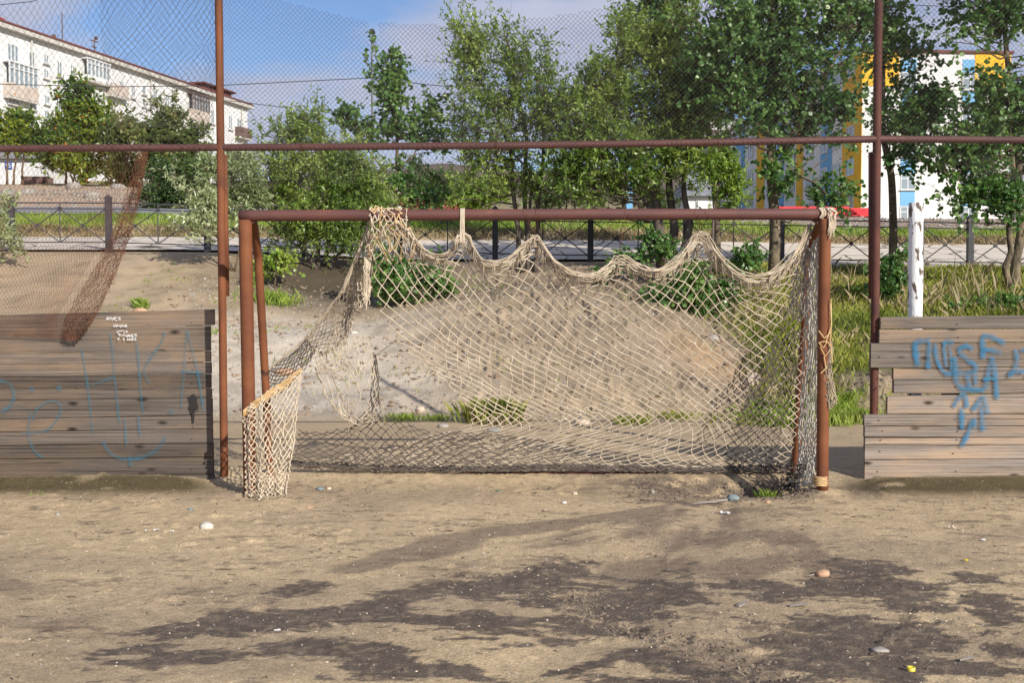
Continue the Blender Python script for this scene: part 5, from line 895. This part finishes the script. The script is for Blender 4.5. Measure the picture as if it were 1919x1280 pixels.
for lab, px, py, sx, sz, mt in [('angular white stone alone on the sand in front of the left planks', 383, 992, .038, .026, 'stonewhite'), ('smooth reddish oval stone on the mud in the right foreground', 1546, 1083, .034, .022, 'stonered'), ('grey-blue stone lying in the hollow under the net', 1376, 936, .042, .028, 'stoneblue'), ('flat grey slab fragment on the dark mud, lower right', 1656, 1228, .035, .010, 'stone'),
    ('flat bluish stone right of the net flap', 598, 922, .03, .012, 'stoneblue'), ('pale pink stone right of the flat bluish stone', 614, 921, .02, .012, 'stonepeach'), ('thin orange stone flake below the bluish and pink stones', 578, 955, .028, .006, 'stonered'), ('peach stone on the sand below the middle of the goal', 1078, 926, .018, .012, 'stonepeach'), ('pointed pale stone left of the hollow', 1225, 924, .014, .018, 'stone'),
    ('small whitish stone on the edge of a dark twig', 1058, 944, .018, .010, 'stonewhite'), ('small grey stone nearer the left planks than the white one', 353, 960, .018, .010, 'stoneblue'), ('greenish pebble at the far left', 103, 965, .016, .010, 'stone'), ('small pinkish stone in the hollow beside the tufts', 1442, 944, .018, .012, 'stonered')]:
    rock('stone', lab, 'stone', px, Yg(py), sx, sx * .75, sz, M[mt], 'stones on the sandy ground')
for lab, px, Y, sx, sz, mt in [('flat brown rock beside the left goal post on the gravel slope', 533, 14.3, .14, .05, 'stonered'), ('pinkish rock under the small green tuft', 263, 16.6, .11, .05, 'stonered'), ('reddish flat rock in the mesh shadow behind the left planks', 120, 14.9, .18, .05, 'stonered'), ('big pale rounded boulder in the grass behind the right of the net', 1416, 14.6, .14, .11, 'stonepeach'), ('grey boulder above the pale one behind the net', 1335, 16.2, .10, .07, 'stone'),
    ('small peach rock seen through the hole of the net', 788, 13.1, .05, .035, 'stonepeach'), ('peach rock in the grass line behind the net', 1093, 11.85, .09, .04, 'stonepeach'), ('dark flat stone behind the bottom of the net, left of centre', 925, 11.2, .07, .03, 'stoneblue'), ('grey stone at the edge of the shadow, right of the small tufts', 830, 11.6, .06, .03, 'stone'), ('whitish rock on the brown slope under the hanging rope', 663, 15.8, .05, .025, 'stonewhite')]:
    rock('stone', lab, 'stone', px, Y, sx, sx * .7, sz, M[mt], 'rocks on the slope')
for lab, px, Y in [('white lump of rubble on top of the gravel bank', 143, 46.5), ('white boulder at the left end of the gravel bank', 20, 44), ('grey boulder halfway up the gravel bank', 60, 43), ('white rubble block on the bank near the dark bush', 225, 46.5), ('dark stone block low on the gravel bank', 175, 42)]:
    rock('boulder', lab, 'boulder', px, Y, .3, .3, .2, M['stone'], 'rubble on the gravel bank')
def pebbles(name, pts, r0, r1, mat, label, flat=.6):
    rr = RG.uniform(r0, r1, len(pts)) ; rr = r0 + (r1 - r0) * RG.random(len(pts)) ** 3
    V, Fc = blobs(pts, rr, flat); V = V + RG.normal(0, 1, V.shape) * np.repeat(rr, 6)[:, None] * .22
    return tag(npmesh(name, V, Fc, mat, None, False), label, 'gravel', kind='stuff')
pebbles('gravel', scatter(-3.6, 3.6, 3.6, 8.6, 5200), .0012, .008, M['stone'], 'grey grit strewn over the playing field')
pebbles('gravel', scatter(-3.6, 3.6, 3.6, 8.6, 2600), .0012, .007, M['stonepeach'], 'peach coloured grit strewn over the playing field')
pebbles('dirt_clods', scatter(-3.8, 3.8, 3.6, 8.6, 9000, lambda X, Y: .08 + .92 * ss(.52, .64, fbm(X * 2, Y * 3, 71, 3))), .002, .013, M['clod'], 'dark crumbs of dried mud on the playing field', .5)
pebbles('gravel', scatter(-5.5, 1.5, 12.2, 19, 5200, lambda X, Y: .3 + .7 * ss(.4, .6, fbm(X, Y, 72, 3))), .006, .035, M['stone'], 'grey stones on the pale gravel slope')
pebbles('gravel', scatter(-5.5, 5.2, 12.2, 19, 2200), .006, .026, M['stonewhite'], 'whitish stones on the slope behind the goal')
pebbles('dirt_clods', scatter(-6, 4.5, 12.6, 19.5, 7000, lambda X, Y: .2 + .8 * ss(.45, .6, fbm(X * 1.5, Y * 1.5, 73, 3))), .01, .055, M['clodpale'], 'earth clods on the bare brown mound', .6)
pebbles('gravel', scatter(-20, -2, 38, 47.5, 3000), .03, .12, M['stone'], 'stones on the bank across the road')
pebbles('gravel', scatter(6, 22, 32, 50, 2500), .03, .12, M['stone'], 'stones on the bare bank before the coloured block')
pebbles('dirt_clods', np.concatenate([(lambda Y_, X_: np.stack([X_, Y_, H(X_, Y_)], 1))(yy_ := RG.uniform(3.6, 5.1, 1500), .35 + .06 * np.sin(yy_ * 5) + (4.9 - yy_) * .55 + RG.normal(0, .07, 1500)), scatter(-.5, 2.0, 3.6, 6.6, 1500, lambda X, Y: ss(.5, .62, fbm(X * 3, Y * 4, 75, 3)))]), .002, .014, M['clod'], 'crumbs and grit along the washed-out runnel in the foreground', .6)
pebbles('dirt_clods', scatter(.9, 2.15, 7.35, 8.1, 1800), .006, .022, M['clod'], 'rubbish and crumbs filling the hollow under the net', .5)
mb = MB()       # twigs
tw = np.concatenate([scatter(-3.6, 3.6, 3.7, 8.3, 1100, lambda X, Y: .25 + .75 * ss(.5, .65, fbm(X * 2, Y * 3, 71, 3))), scatter(.8, 2.1, 7.2, 8.0, 120)])
for p in tw:
    an = random.uniform(0, 6.28) ; L_ = random.uniform(.01, .06) * (1.6 if random.random() < .1 else 1); d = np.array([math.cos(an), math.sin(an) * .6, 0]); mb.tube([p + [0, 0, .003], p + d * L_ * .5 + [0, 0, .006], p + d * L_ + np.array([0, 0, .002])], random.uniform(.001, .003), 3, False)
tag(mb.build('twig_litter', M['darkwood'], None, True), 'dark broken twigs and bark scraps strewn over the sand', 'litter', kind='stuff')
def scrap(label, px, py, w, d, mat, name='paper_scrap', cat='litter', h=.006):
    Y = Yg(py); g0 = G(px, Y); n = 5; u = np.linspace(-1, 1, n); A, B_ = np.meshgrid(u, u); Z = h * (RG.random(A.shape)) + .006; an = random.uniform(0, 3)
    X = A * w * math.cos(an) - B_ * d * math.sin(an); Yy = A * w * math.sin(an) + B_ * d * math.cos(an); i = np.arange(25).reshape(5, 5)
    V = np.stack([g0.x + X, g0.y + Yy, g0.z + Z], -1).reshape(-1, 3); Fq = np.stack([i[:-1, :-1], i[:-1, 1:], i[1:, 1:], i[1:, :-1]], -1).reshape(-1, 4)
    V2 = V - [0, 0, .0015]; o_ = npmesh(name, np.concatenate([V, V2]), [np.concatenate([Fq, Fq[:, ::-1] + 25])], mat, None, False, None, origin=g0); return tag(o_, label, cat, 'litter on the sand')
scrap('white paper scrap, middle one of three left of the white stone', 288, 997, .016, .009, M['white']); scrap('white paper scrap nearest the white stone', 318, 1000, .012, .007, M['white']); scrap('white paper scrap, leftmost of three left of the white stone', 268, 999, .011, .006, M['white'])
scrap('crumpled white wrapper at the edge of the hollow', 1362, 959, .035, .012, M['white'], h=.02); scrap('small green plastic fragment on the sand left of centre', 934, 923, .014, .009, M['greenplastic'], 'plastic_scrap'); scrap('yellow plastic scrap on the sand at far right', 1818, 1057, .012, .008, M['yellowplastic'], 'plastic_scrap', h=.012)
scrap('pale crumpled scrap in the sand on the right', 1790, 996, .025, .012, M['stonepeach'], h=.02); scrap('flat white scrap right of the crumpled one', 1850, 1018, .016, .008, M['white']); scrap('long pale wood chip on the dark mud', 515, 1190, .014, .005, M['white'])
Y = Yg(1268); g0 = G(1717, Y); an = np.linspace(0, 2 * math.pi, 15)[:-1]; mb = MB(); V = []
for r_, z in ((.0145, 0), (.0145, .014), (.0125, .0145), (.0125, .003)): V += [(g0.x + r_ * math.cos(a_), g0.y + r_ * math.sin(a_), g0.z + z + .002) for a_ in an]
mb.add(V, [np.array([(i * 14 + k_, i * 14 + (k_ + 1) % 14, (i + 1) * 14 + (k_ + 1) % 14, (i + 1) * 14 + k_) for i in range(3) for k_ in range(14)]), np.array([[42 + k_ for k_ in range(14)]])])
tag(mb.build('bottle_cap', M['yellowplastic'], None, True, origin=g0), 'yellow plastic bottle cap on the mud at the bottom edge', 'bottle cap')
def wood(label, px, py, L_, w, h, rz, mat=M['chip'], name='wood_scrap'):
    Y = Yg(py); g0 = G(px, Y); mb = MB(); mb.box(-L_ / 2, L_ / 2, -w / 2, w / 2, 0, h, .004); V = mb.v[0]; c_, s_ = math.cos(rz), math.sin(rz); V = np.stack([V[:, 0] * c_ - V[:, 1] * s_, V[:, 0] * s_ + V[:, 1] * c_, V[:, 2] + V[:, 0] * .15], 1) + np.array(g0[:]) + [0, 0, .008]
    mb.v[0] = V; return tag(mb.build(name, mat, None, False, origin=g0), label, 'wood scrap', 'wood scraps on the sand')
wood('thin board sliver lying at the left rim of the hollow', 1318, 944, .34, .035, .008, -.12); wood('upturned grey wood chip casting a small shadow on the mud', 1395, 1142, .05, .02, .008, .6); wood('grey wood splinter right of the upturned chip', 1502, 1144, .08, .014, .006, -.1); wood('pale stick next to the reddish oval stone', 1524, 1086, .04, .006, .006, .1, M['stonepeach']); wood('pale stick on the mud at lower right', 1822, 1249, .055, .008, .005, .1)
# ------------------------------------------------------------------ left apartment block
A0 = Vector((-33.5, 69.9)); B0 = Vector((-24.6, 100.0)); dv = (B0 - A0).normalized(); RZ = math.atan2(dv.y, dv.x); LEN = (B0 - A0).length
blk = empty('apartment_building', (A0.x, A0.y, 0), RZ); tag(blk, 'long white apartment block with red-brown roof edge and rusty balconies on the hill', 'building')
def lpart(parent, name, mb, mat, smooth=False): return mb.build(name, mat, parent, smooth, origin=Vector((0, 0, 0)))
TOPZ = 19.5
mb = MB(); mb.box(-14, LEN, 0, 12, 4, TOPZ - .45); lpart(blk, 'wall', mb, M['wallwhite'])
mb = MB(); mb.box(-14.3, LEN + .35, -.45, 12.4, TOPZ - .447, TOPZ - .15); cor = lpart(blk, 'cornice', mb, M['concrete'])
mb = MB(); mb.add([(-14.4, -.5, TOPZ - .147), (LEN + .45, -.5, TOPZ - .147), (LEN + .45, 12.5, TOPZ - .147), (-14.4, 12.5, TOPZ - .147), (-14.4, -.2, TOPZ + .10), (LEN + .45, -.2, TOPZ + .10), (LEN - 1, 6, TOPZ + .9), (-14.4, 6, TOPZ + .9), (LEN + .45, 12.2, TOPZ + .3), (-14.4, 12.2, TOPZ + .3)], [np.array([(0, 1, 5, 4), (4, 5, 6, 7), (7, 6, 8, 9), (9, 8, 2, 3)]), np.array([(1, 2, 8), (1, 8, 6), (1, 6, 5), (0, 4, 7), (0, 7, 9), (0, 9, 3)])]); roof = lpart(blk, 'roof', mb, M['roofred'])
nrm = Vector((dv.y, -dv.x))
def fac(px, py):
    """photo position -> local x, z on the facade plane"""
    d = P(px, py, 1.0); dd = Vector((d.x, d.y)); t_ = A0.dot(nrm) / dd.dot(nrm); p = dd * t_
    return (p - A0).dot(dv), EYE + (d.z - EYE) * t_
def window(parent, x0, x1, z0, z1, y=0, mull=1, transom=False, name='window'):
    mb = MB(); f_ = .07; mb.box(x0, x1, y - .05, y + .05, z0, z0 + f_); mb.box(x0, x1, y - .05, y + .05, z1 - f_, z1); mb.box(x0, x0 + f_, y - .048, y + .05, z0 + f_, z1 - f_); mb.box(x1 - f_, x1, y - .048, y + .05, z0 + f_, z1 - f_)
    for i in range(1, mull + 1): xm = x0 + (x1 - x0) * i / (mull + 1); mb.box(xm - .035, xm + .035, y - .045, y + .04, z0 + f_, z1 - f_)
    if transom: mb.box(x0 + f_, x0 + (x1 - x0) / (mull + 1), y - .042, y + .04, z1 - .5, z1 - .43)
    w_ = lpart(parent, name, mb, M['frame']); mb = MB(); mb.box(x0 + .02, x1 - .02, y - .02, y + .03, z0 + .02, z1 - .02); lpart(w_, 'pane', mb, M['glass']); mb = MB(); mb.box(x0 - .08, x1 + .08, y - .16, y - .052, z0 - .09, z0 - .02); lpart(w_, 'sill', mb, M['concrete']); return w_
wins = [(12, 33, 82, 115, 2), (52, 64, 96, 126, 1), (80, 90, 101, 118, 1), (80, 90, 129, 146, 1), (105, 115, 114, 142, 1), (130, 139, 121, 146, 1), (198, 208, 143, 168, 1), (223, 231, 151, 170, 1), (244, 252, 158, 183, 1), (265, 272, 161, 176, 0), (265, 272, 185, 199, 0), (285, 293, 169, 190, 1), (308, 316, 176, 198, 1), (394, 401, 205, 231, 1), (427, 434, 216, 242, 1), (443, 455, 222, 246, 2)]
for x0, x1, y0, y1, ml in wins:
    a_, za = fac(x0, y0); b_, _ = fac(x1, y0); _, zb_ = fac((x0 + x1) / 2, y1); _, za = fac((x0 + x1) / 2, y0)
    for fl in range(0, 4):
        if (fl and ml == 0): continue
        window(blk, a_, b_, zb_ - 2.8 * fl, za - 2.8 * fl, -.03, ml)
for X in (-3, -6, -9.5, -12): 
    for fl in range(4): window(blk, X - .7, X + .7, 16 - 2.8 * fl, 17.6 - 2.8 * fl, -.03, 1)
for X in (-4.6, 3.2, 9.6, 16.5, 24.0, 30.2):
    mb = MB(); mb.tube([(X, -.12, 5), (X, -.12, TOPZ - .5)], .06, 6); lpart(blk, 'downpipe', mb, M['concrete'])
for z in np.arange(5.6, TOPZ - 1, 2.8):
    mb = MB(); mb.box(-14, LEN, -.012, -.003, z, z + .05); lpart(blk, 'floor_joint', mb, M['concrete'])
def balcony(x0p, x1p, ytop, ymid, ybot, glazed, mat='balc', gm=None):
    a_, _ = fac(x0p, ymid); b_, _ = fac(x1p, ymid); _, zt = fac(x1p, ytop); _, zm = fac(x1p, ymid); _, zb_ = fac(x1p, ybot); d = .55
    mb = MB(); mb.box(a_, b_, -d, -.03, zb_ - .14, zb_); q = lpart(blk, 'balcony', mb, M['concrete'])
    mb = MB(); mb.box(a_ + .02, b_ - .02, -d - .03, -d + .03, zb_ + .002, zm); mb.box(a_ + .02, a_ + .06, -d + .032, -.03, zb_ + .002, zm); mb.box(b_ - .06, b_ - .02, -d + .032, -.03, zb_ + .002, zm); lpart(q, 'balcony_panel', mb, M[mat])
    if glazed:
        mb = MB(); n_ = 6
        for i in range(n_ + 1): x = a_ + .05 + (b_ - a_ - .1) * i / n_; mb.box(x - .04, x + .04, -d - .02, -d + .05, zm + .002, zt - .1)
        mb.box(a_, b_, -d - .04, -.03, zt - .098, zt); mb.box(a_ + .02, b_ - .02, -d - .03, -d + .04, (zm * .35 + zt * .65), (zm * .35 + zt * .65) + .06, 0); lpart(q, 'glazing_frame', mb, M[gm or ('darkwood' if mat == 'balc' else 'frame')])
        mb = MB(); mb.box(a_ + .05, b_ - .05, -d + .052, -d + .07, zm, zt - .1); lpart(q, 'pane', mb, M['glass'])
balcony(5, 60, 128, 168, 192, True, 'balc', 'frame'); balcony(152, 196, 121, 152, 160, True, 'wallwhite'); balcony(198, 230, 150, 164, 185, False); balcony(350, 383, 183, 213, 234, True); balcony(440, 462, 235, 243, 261, False, 'darkwood'); balcony(198, 230, 215, 224, 240, False)
for px, py0, py1 in ((8, 28, 50), (212, 101, 116), (377, 157, 174)):
    a_, z1 = fac(px, py0); _, z0 = fac(px, py1); mb = MB(); w_ = .55
    mb.box(a_ - w_ * .8, a_ + w_ * .8, .6, 1.7, z0 - .3, z1 - .3); mb.add([(a_ + sx * r_, 1.15 + sy * r_, z) for z, r_ in ((z1 - .298, w_ * 1.25), (z1, w_ * 1.1)) for sx, sy in ((-1, -1), (1, -1), (1, 1), (-1, 1))], np.array([(0, 1, 5, 4), (1, 2, 6, 5), (2, 3, 7, 6), (3, 0, 4, 7), (4, 5, 6, 7), (3, 2, 1, 0)])); lpart(roof, 'chimney', mb, M['redbrown'])
for px, py0, py1 in ((138, 22, 88), (120, 64, 82), (198, 68, 108)):
    a_, z1 = fac(px, py0); _, z0 = fac(px, py1); mb = MB(); mb.tube([(a_, 1.0, z0 - .4), (a_, 1.0, z1)], .045, 5)
    if px != 138: mb.box(a_ - .35, a_ + .35, .95, 1.05, z1 - .3, z1 - .22); mb.box(a_ - .25, a_ + .2, .95, 1.05, z1 - .75, z1 - .68); mb.box(a_ + .1, a_ + .28, .9, 1.1, z1 - .1, z1 + .12)
    lpart(roof, 'antenna', mb, M['darkwood'])
a_, z1 = fac(430, 187); mb = MB(); mb.box(LEN - 5, LEN - .3, 1.5, 6, TOPZ + .3, TOPZ + 1.0); mb.box(LEN - 5.3, LEN + .1, 1.2, 6.3, TOPZ + 1.003, TOPZ + 1.15); lpart(roof, 'roof_hatch', mb, M['roofred'])
# low shop wall with the number sign
sh = empty('outbuilding', (-28, 58, 6)); tag(sh, 'low whitish outbuilding with a blue number sign at the left edge above the gravel bank', 'building')
x0, x1 = xpx(-200, 58), xpx(88, 58); zb_, zt = zpx(352, 58), zpx(298, 58)
mb = MB(); mb.box(x0, x1, 58, 63, zb_ - 2, zt); mb.build('wall', M['wallwhite'], sh); mb = MB(); mb.box(x0 - .2, x1 + .3, 57.7, 63.2, zt + .003, zt + .55); mb.build('roof', M['asphalt'], sh)
sx0, sx1 = xpx(15, 57.9), xpx(27, 57.9); sz0, sz1 = zpx(316, 57.9), zpx(303, 57.9); mb = MB(); mb.box(sx0, sx1, 57.93, 57.985, sz0, sz1); sg = mb.build('number_sign', M['signblue'], sh)
mb = MB(); wq = (sx1 - sx0); hq = sz1 - sz0
def bars(mb, segs, ox, w_, z0, h_, y):
    for (u0, v0, u1, v1) in segs: mb.tube([(ox + u0 * w_, y, z0 + v0 * h_), (ox + u1 * w_, y, z0 + v1 * h_)], .02, 5)
bars(mb, [(0, .4, .6, 1), (0, .4, 1, .4), (.75, 0, .75, .7)], sx0 + wq * .15, wq * .3, sz0 + hq * .2, hq * .6, 57.92); bars(mb, [(0, 1, 1, 1), (0, 1, 0, .55), (0, .55, .8, .6), (.8, .6, 1, .3), (1, .3, .7, 0), (.7, 0, 0, 0)], sx0 + wq * .55, wq * .3, sz0 + hq * .2, hq * .6, 57.92); d_ = mb.build('digits', M['white'], sh)
d_.parent = sg; d_.location = (0, 0, 0)
mb = MB(); mb.box(xpx(45, 56.5), xpx(92, 56.5), 56.5, 57.4, zpx(352, 56.5) - 1, zpx(330, 56.5)); mb.build('annex', M['darkwood'], sh)
# ------------------------------------------------------------------ right coloured block
rb = empty('apartment_building', (29.3, 90, 0), math.radians(3.15)); tag(rb, 'white five-storey panel block with blue panels and yellow corners behind the aspens', 'building')
Z0, Z1 = 6.5, 22.0; WID = 12.7
mb = MB(); mb.box(0, WID, 0, 70, Z0 - 3, Z1); lpart(rb, 'wall', mb, M['wallpanel'])
mb = MB(); mb.box(-.2, WID + .2, -.2, 70.2, Z1 + .003, Z1 + .22); lpart(rb, 'roof_edge', mb, M['roofred'])
for x0, x1 in ((-.004, 3.1), (9.6, WID + .004)):
    mb = MB(); mb.box(x0, x1, -.05, -.004, 19.2, Z1); lpart(rb, 'yellow_panel', mb, M['yellow'])
mb = MB(); mb.box(-.05, -.004, -.045, 4.4, Z0 - 2, Z1); lpart(rb, 'yellow_panel', mb, M['yellow'])
for x0, x1 in ((3.35, 4.6), (8.55, 9.9)):
    for fl in range(5):
        zb_ = 10.2 + 2.8 * (fl - 1) + .42; window(rb, x0, x1, zb_ + 1.35 - 1.4 + .0, zb_ + 1.35, -.02, 1, True)
        mb = MB(); mb.box(x0, x1, -.035, -.004, zb_ + 1.38, min(zb_ + 2.62, Z1 - .5)); lpart(rb, 'blue_panel', mb, M['blue'])
for z in np.arange(Z0 + 1.2, Z1 - 1, 2.8):
    mb = MB(); mb.box(0, 9.6 if z > 19.3 else WID, -.012, -.003, z, z + .03); lpart(rb, 'panel_joint', mb, M['concrete'])
for x in (1.6, 6.6, 11.2):
    mb = MB(); mb.box(x, x + .03, -.012, -.003, Z0 - 1, 19.1); lpart(rb, 'panel_joint', mb, M['concrete'])
for i, (y0, y1, c_) in enumerate([(7, 10, 'blue'), (15, 17, 'yellow'), (21, 23.5, 'blue'), (28, 31, 'yellow'), (36, 40, 'blue'), (48, 50, 'yellow')]):
    mb = MB(); mb.box(-.05, -.004, y0, y1, Z0 - 1, Z1); lpart(rb, c_ + '_panel', mb, M[c_])
def side_window(y, z):
    mb = MB()
    for (a0, a1, b0, b1) in ((y, y + 1.8, z, z + .09), (y, y + 1.8, z + 1.35, z + 1.44), (y, y + .09, z + .09, z + 1.35), (y + 1.71, y + 1.8, z + .09, z + 1.35), (y + .87, y + .93, z + .09, z + 1.35)): mb.box(-.11, -.055, a0, a1, b0, b1)
    w_ = lpart(rb, 'window', mb, M['frame']); mb = MB(); mb.box(-.075, -.06, y + .02, y + 1.78, z + .02, z + 1.42); lpart(w_, 'pane', mb, M['glass'])
for y in (1.5, 5, 8, 12, 17.6, 21.3, 25, 32.5, 37.5, 43, 53):
    for fl in range(5): side_window(y, 9.2 + 2.8 * (fl - 0) )
# far neighbour, small house, red fences
hs_ = empty('house', (14, 62, 5)); tag(hs_, 'small pale house with grey roof half hidden behind the willow trunks', 'building'); x0, x1 = xpx(1285, 62), xpx(1345, 62); zb_, zt = zpx(410, 62), zpx(368, 62)
mb = MB(); mb.box(x0, x1, 62, 68, zb_ - 1.5, zt); mb.build('wall', M['wallwhite'], hs_); mb = MB(); mb.add([(x0 - .3, 61.6, zt), (x1 + .3, 61.6, zt), (x1 + .3, 68.4, zt), (x0 - .3, 68.4, zt), (x0 + .4, 65, zt + 1.6), (x1 - .4, 65, zt + 1.6)], [np.array([(0, 1, 5, 4), (2, 3, 4, 5), (3, 2, 1, 0)]), np.array([(1, 2, 5), (3, 0, 4)])]); mb.build('roof', M['asphalt'], hs_)
mb = MB(); mb.box(xpx(1303, 62), xpx(1322, 62), 61.94, 61.997, zpx(393, 62), zpx(376, 62)); w_ = mb.build('window', M['frame'], hs_); mb = MB(); mb.box(xpx(1305, 62), xpx(1320, 62), 61.92, 61.938, zpx(391, 62), zpx(378, 62)); p_ = mb.build('pane', M['white'], hs_); p_.parent = w_; p_.location = (0, 0, 0)
hr = empty('house', (20, 120, 8)); tag(hr, 'distant house with grey gabled roof seen between willow and aspen leaves', 'building'); x0, x1 = xpx(1385, 150), xpx(1465, 150); zt = zpx(245, 150)
mb = MB(); mb.box(x0 - 6, x1, 150, 160, 8, zt); mb.build('wall', M['wallpanel'], hr); mb = MB(); mb.add([(x0 - 7, 149, zt), (x1 + 1, 149, zt), (x1 + 1, 161, zt), (x0 - 7, 161, zt), (x0 - 4, 155, zt + 2.5), (x1 - 2, 155, zt + 2.5)], [np.array([(0, 1, 5, 4), (2, 3, 4, 5), (3, 2, 1, 0)]), np.array([(1, 2, 5), (3, 0, 4)])]); mb.build('roof', M['concrete'], hr)
rf = empty('playground_fence', (17, 56, 5)); tag(rf, 'low bright red board fence in front of the coloured block', 'fence')
mb = MB(); x0, x1 = xpx(1440, 56), xpx(1588, 56)
for z in (zpx(390, 56), zpx(399, 56), zpx(408, 56)): mb.box(x0, x1, 56, 56.05, z - .09, z + .09)
mb.build('board', M['red'], rf); mb = MB()
for x in np.linspace(x0 + .1, x1 - .1, 4): mb.box(x - .05, x + .05, 56.055, 56.15, zpx(420, 56) - .5, zpx(387, 56))
mb.build('post', M['red'], rf)
rs = empty('playground_slide', (18, 50, 5)); tag(rs, 'red slatted playground structure beside the tall right fence pole', 'playground structure'); x0, x1 = xpx(1592, 50), xpx(1642, 50)
for i, z in enumerate(np.linspace(zpx(391, 50), zpx(404, 50), 4)): mb = MB(); mb.box(x0 + (.1 * i), x1, 50 - .1 * i, 50.08 - .1 * i, z - .05, z + .04); mb.build('board', M['red'], rs)
mb = MB(); mb.box(x0 + .1, x1 - .1, 50.09, 51.2, zpx(404, 50), zpx(392, 50)); mb.box(x0 + .7, x0 + .8, 50.1, 50.2, zpx(425, 50) - .5, zpx(404, 50)); mb.box(x1 - .3, x1 - .2, 50.1, 50.2, zpx(425, 50) - .5, zpx(404, 50)); mb.build('frame', M['red'], rs)
sd_ = empty('shed', (-7, 66, 5)); tag(sd_, 'long low red-brown shed with grey flat roof glimpsed behind the young aspen', 'shed'); x0, x1 = xpx(745, 66), xpx(862, 66)
mb = MB(); mb.box(x0, x1, 66, 70, zpx(410, 66), zpx(374, 66)); mb.build('wall', M['redbrown'], sd_); mb = MB(); mb.box(x0 + .5, x1 - .3, 66.15, 69.9, zpx(374, 66) + .003, zpx(364, 66)); mb.build('dark_band', M['black'], sd_); mb = MB(); mb.box(x0 - .3, x1 + .3, 65.5, 70.5, zpx(364, 66) + .003, zpx(360, 66)); mb.build('roof', M['stone'], sd_)
# lamp post, wires
lp = empty('street_lamp', (xpx(700, 33), 33, h1(xpx(700, 33), 33))); tag(lp, 'thin grey street lamp pole behind the airy young aspen', 'street lamp')
mb = MB(); mb.tube([(lp.location.x, 33, lp.location.z - .2), (lp.location.x, 33, zpx(75, 33)), (lp.location.x + .02, 32.95, zpx(68, 33)), (lp.location.x + .08, 32.7, zpx(65, 33))], [.04, .032, .025, .02], 10); mb.build('pole', M['asphalt'], lp, True)
mb = MB(); mb.box(lp.location.x + .02, lp.location.x + .14, 32.35, 32.75, zpx(67, 33), zpx(63, 33)); mb.build('lamp_head', M['greypaint'], lp)
mb = MB(); px0 = G(1178, 31.9); mb.box(px0.x - .09, px0.x + .09, 31.8, 31.98, px0.z - .2, zpx(300, 31.9)); o_ = mb.build('utility_post', M['blue'], None, False, origin=px0); tag(o_, 'narrow pale blue post on the verge left of the gnarled willow trunks', 'post')
def wire(label, pts, r=.012):
    mb = MB(); d = dens([P(*p) for p in pts], 8); mb.tube(d, r, 4, False); tag(mb.build('overhead_wire', M['black'], None, True, origin=Vector(d[0])), label, 'wire', 'overhead wires')
wire('thin overhead wire running from the left edge to the lamp pole', [(-300, 152, 33), (0, 157, 33), (200, 162, 33), (400, 160, 33), (560, 152, 33), (700, 145, 33)])
wire('thin overhead wire running right from the lamp pole behind the trees', [(700, 145, 33), (800, 158, 33), (900, 166, 33), (1100, 178, 33), (1400, 190, 33)])
wire('lower faint overhead wire above the olive willow bush', [(430, 188, 45), (560, 204, 45), (740, 226, 45), (900, 240, 45)], .014)
wire('overhead wire crossing high at the top left corner', [(-200, -10, 30), (0, 8, 30), (60, 2, 30), (120, -20, 30)], .01)
wire('overhead wire crossing high between the right aspens', [(1650, 0, 30), (1720, 9, 30), (1800, 12, 30), (2000, 8, 30)], .01)
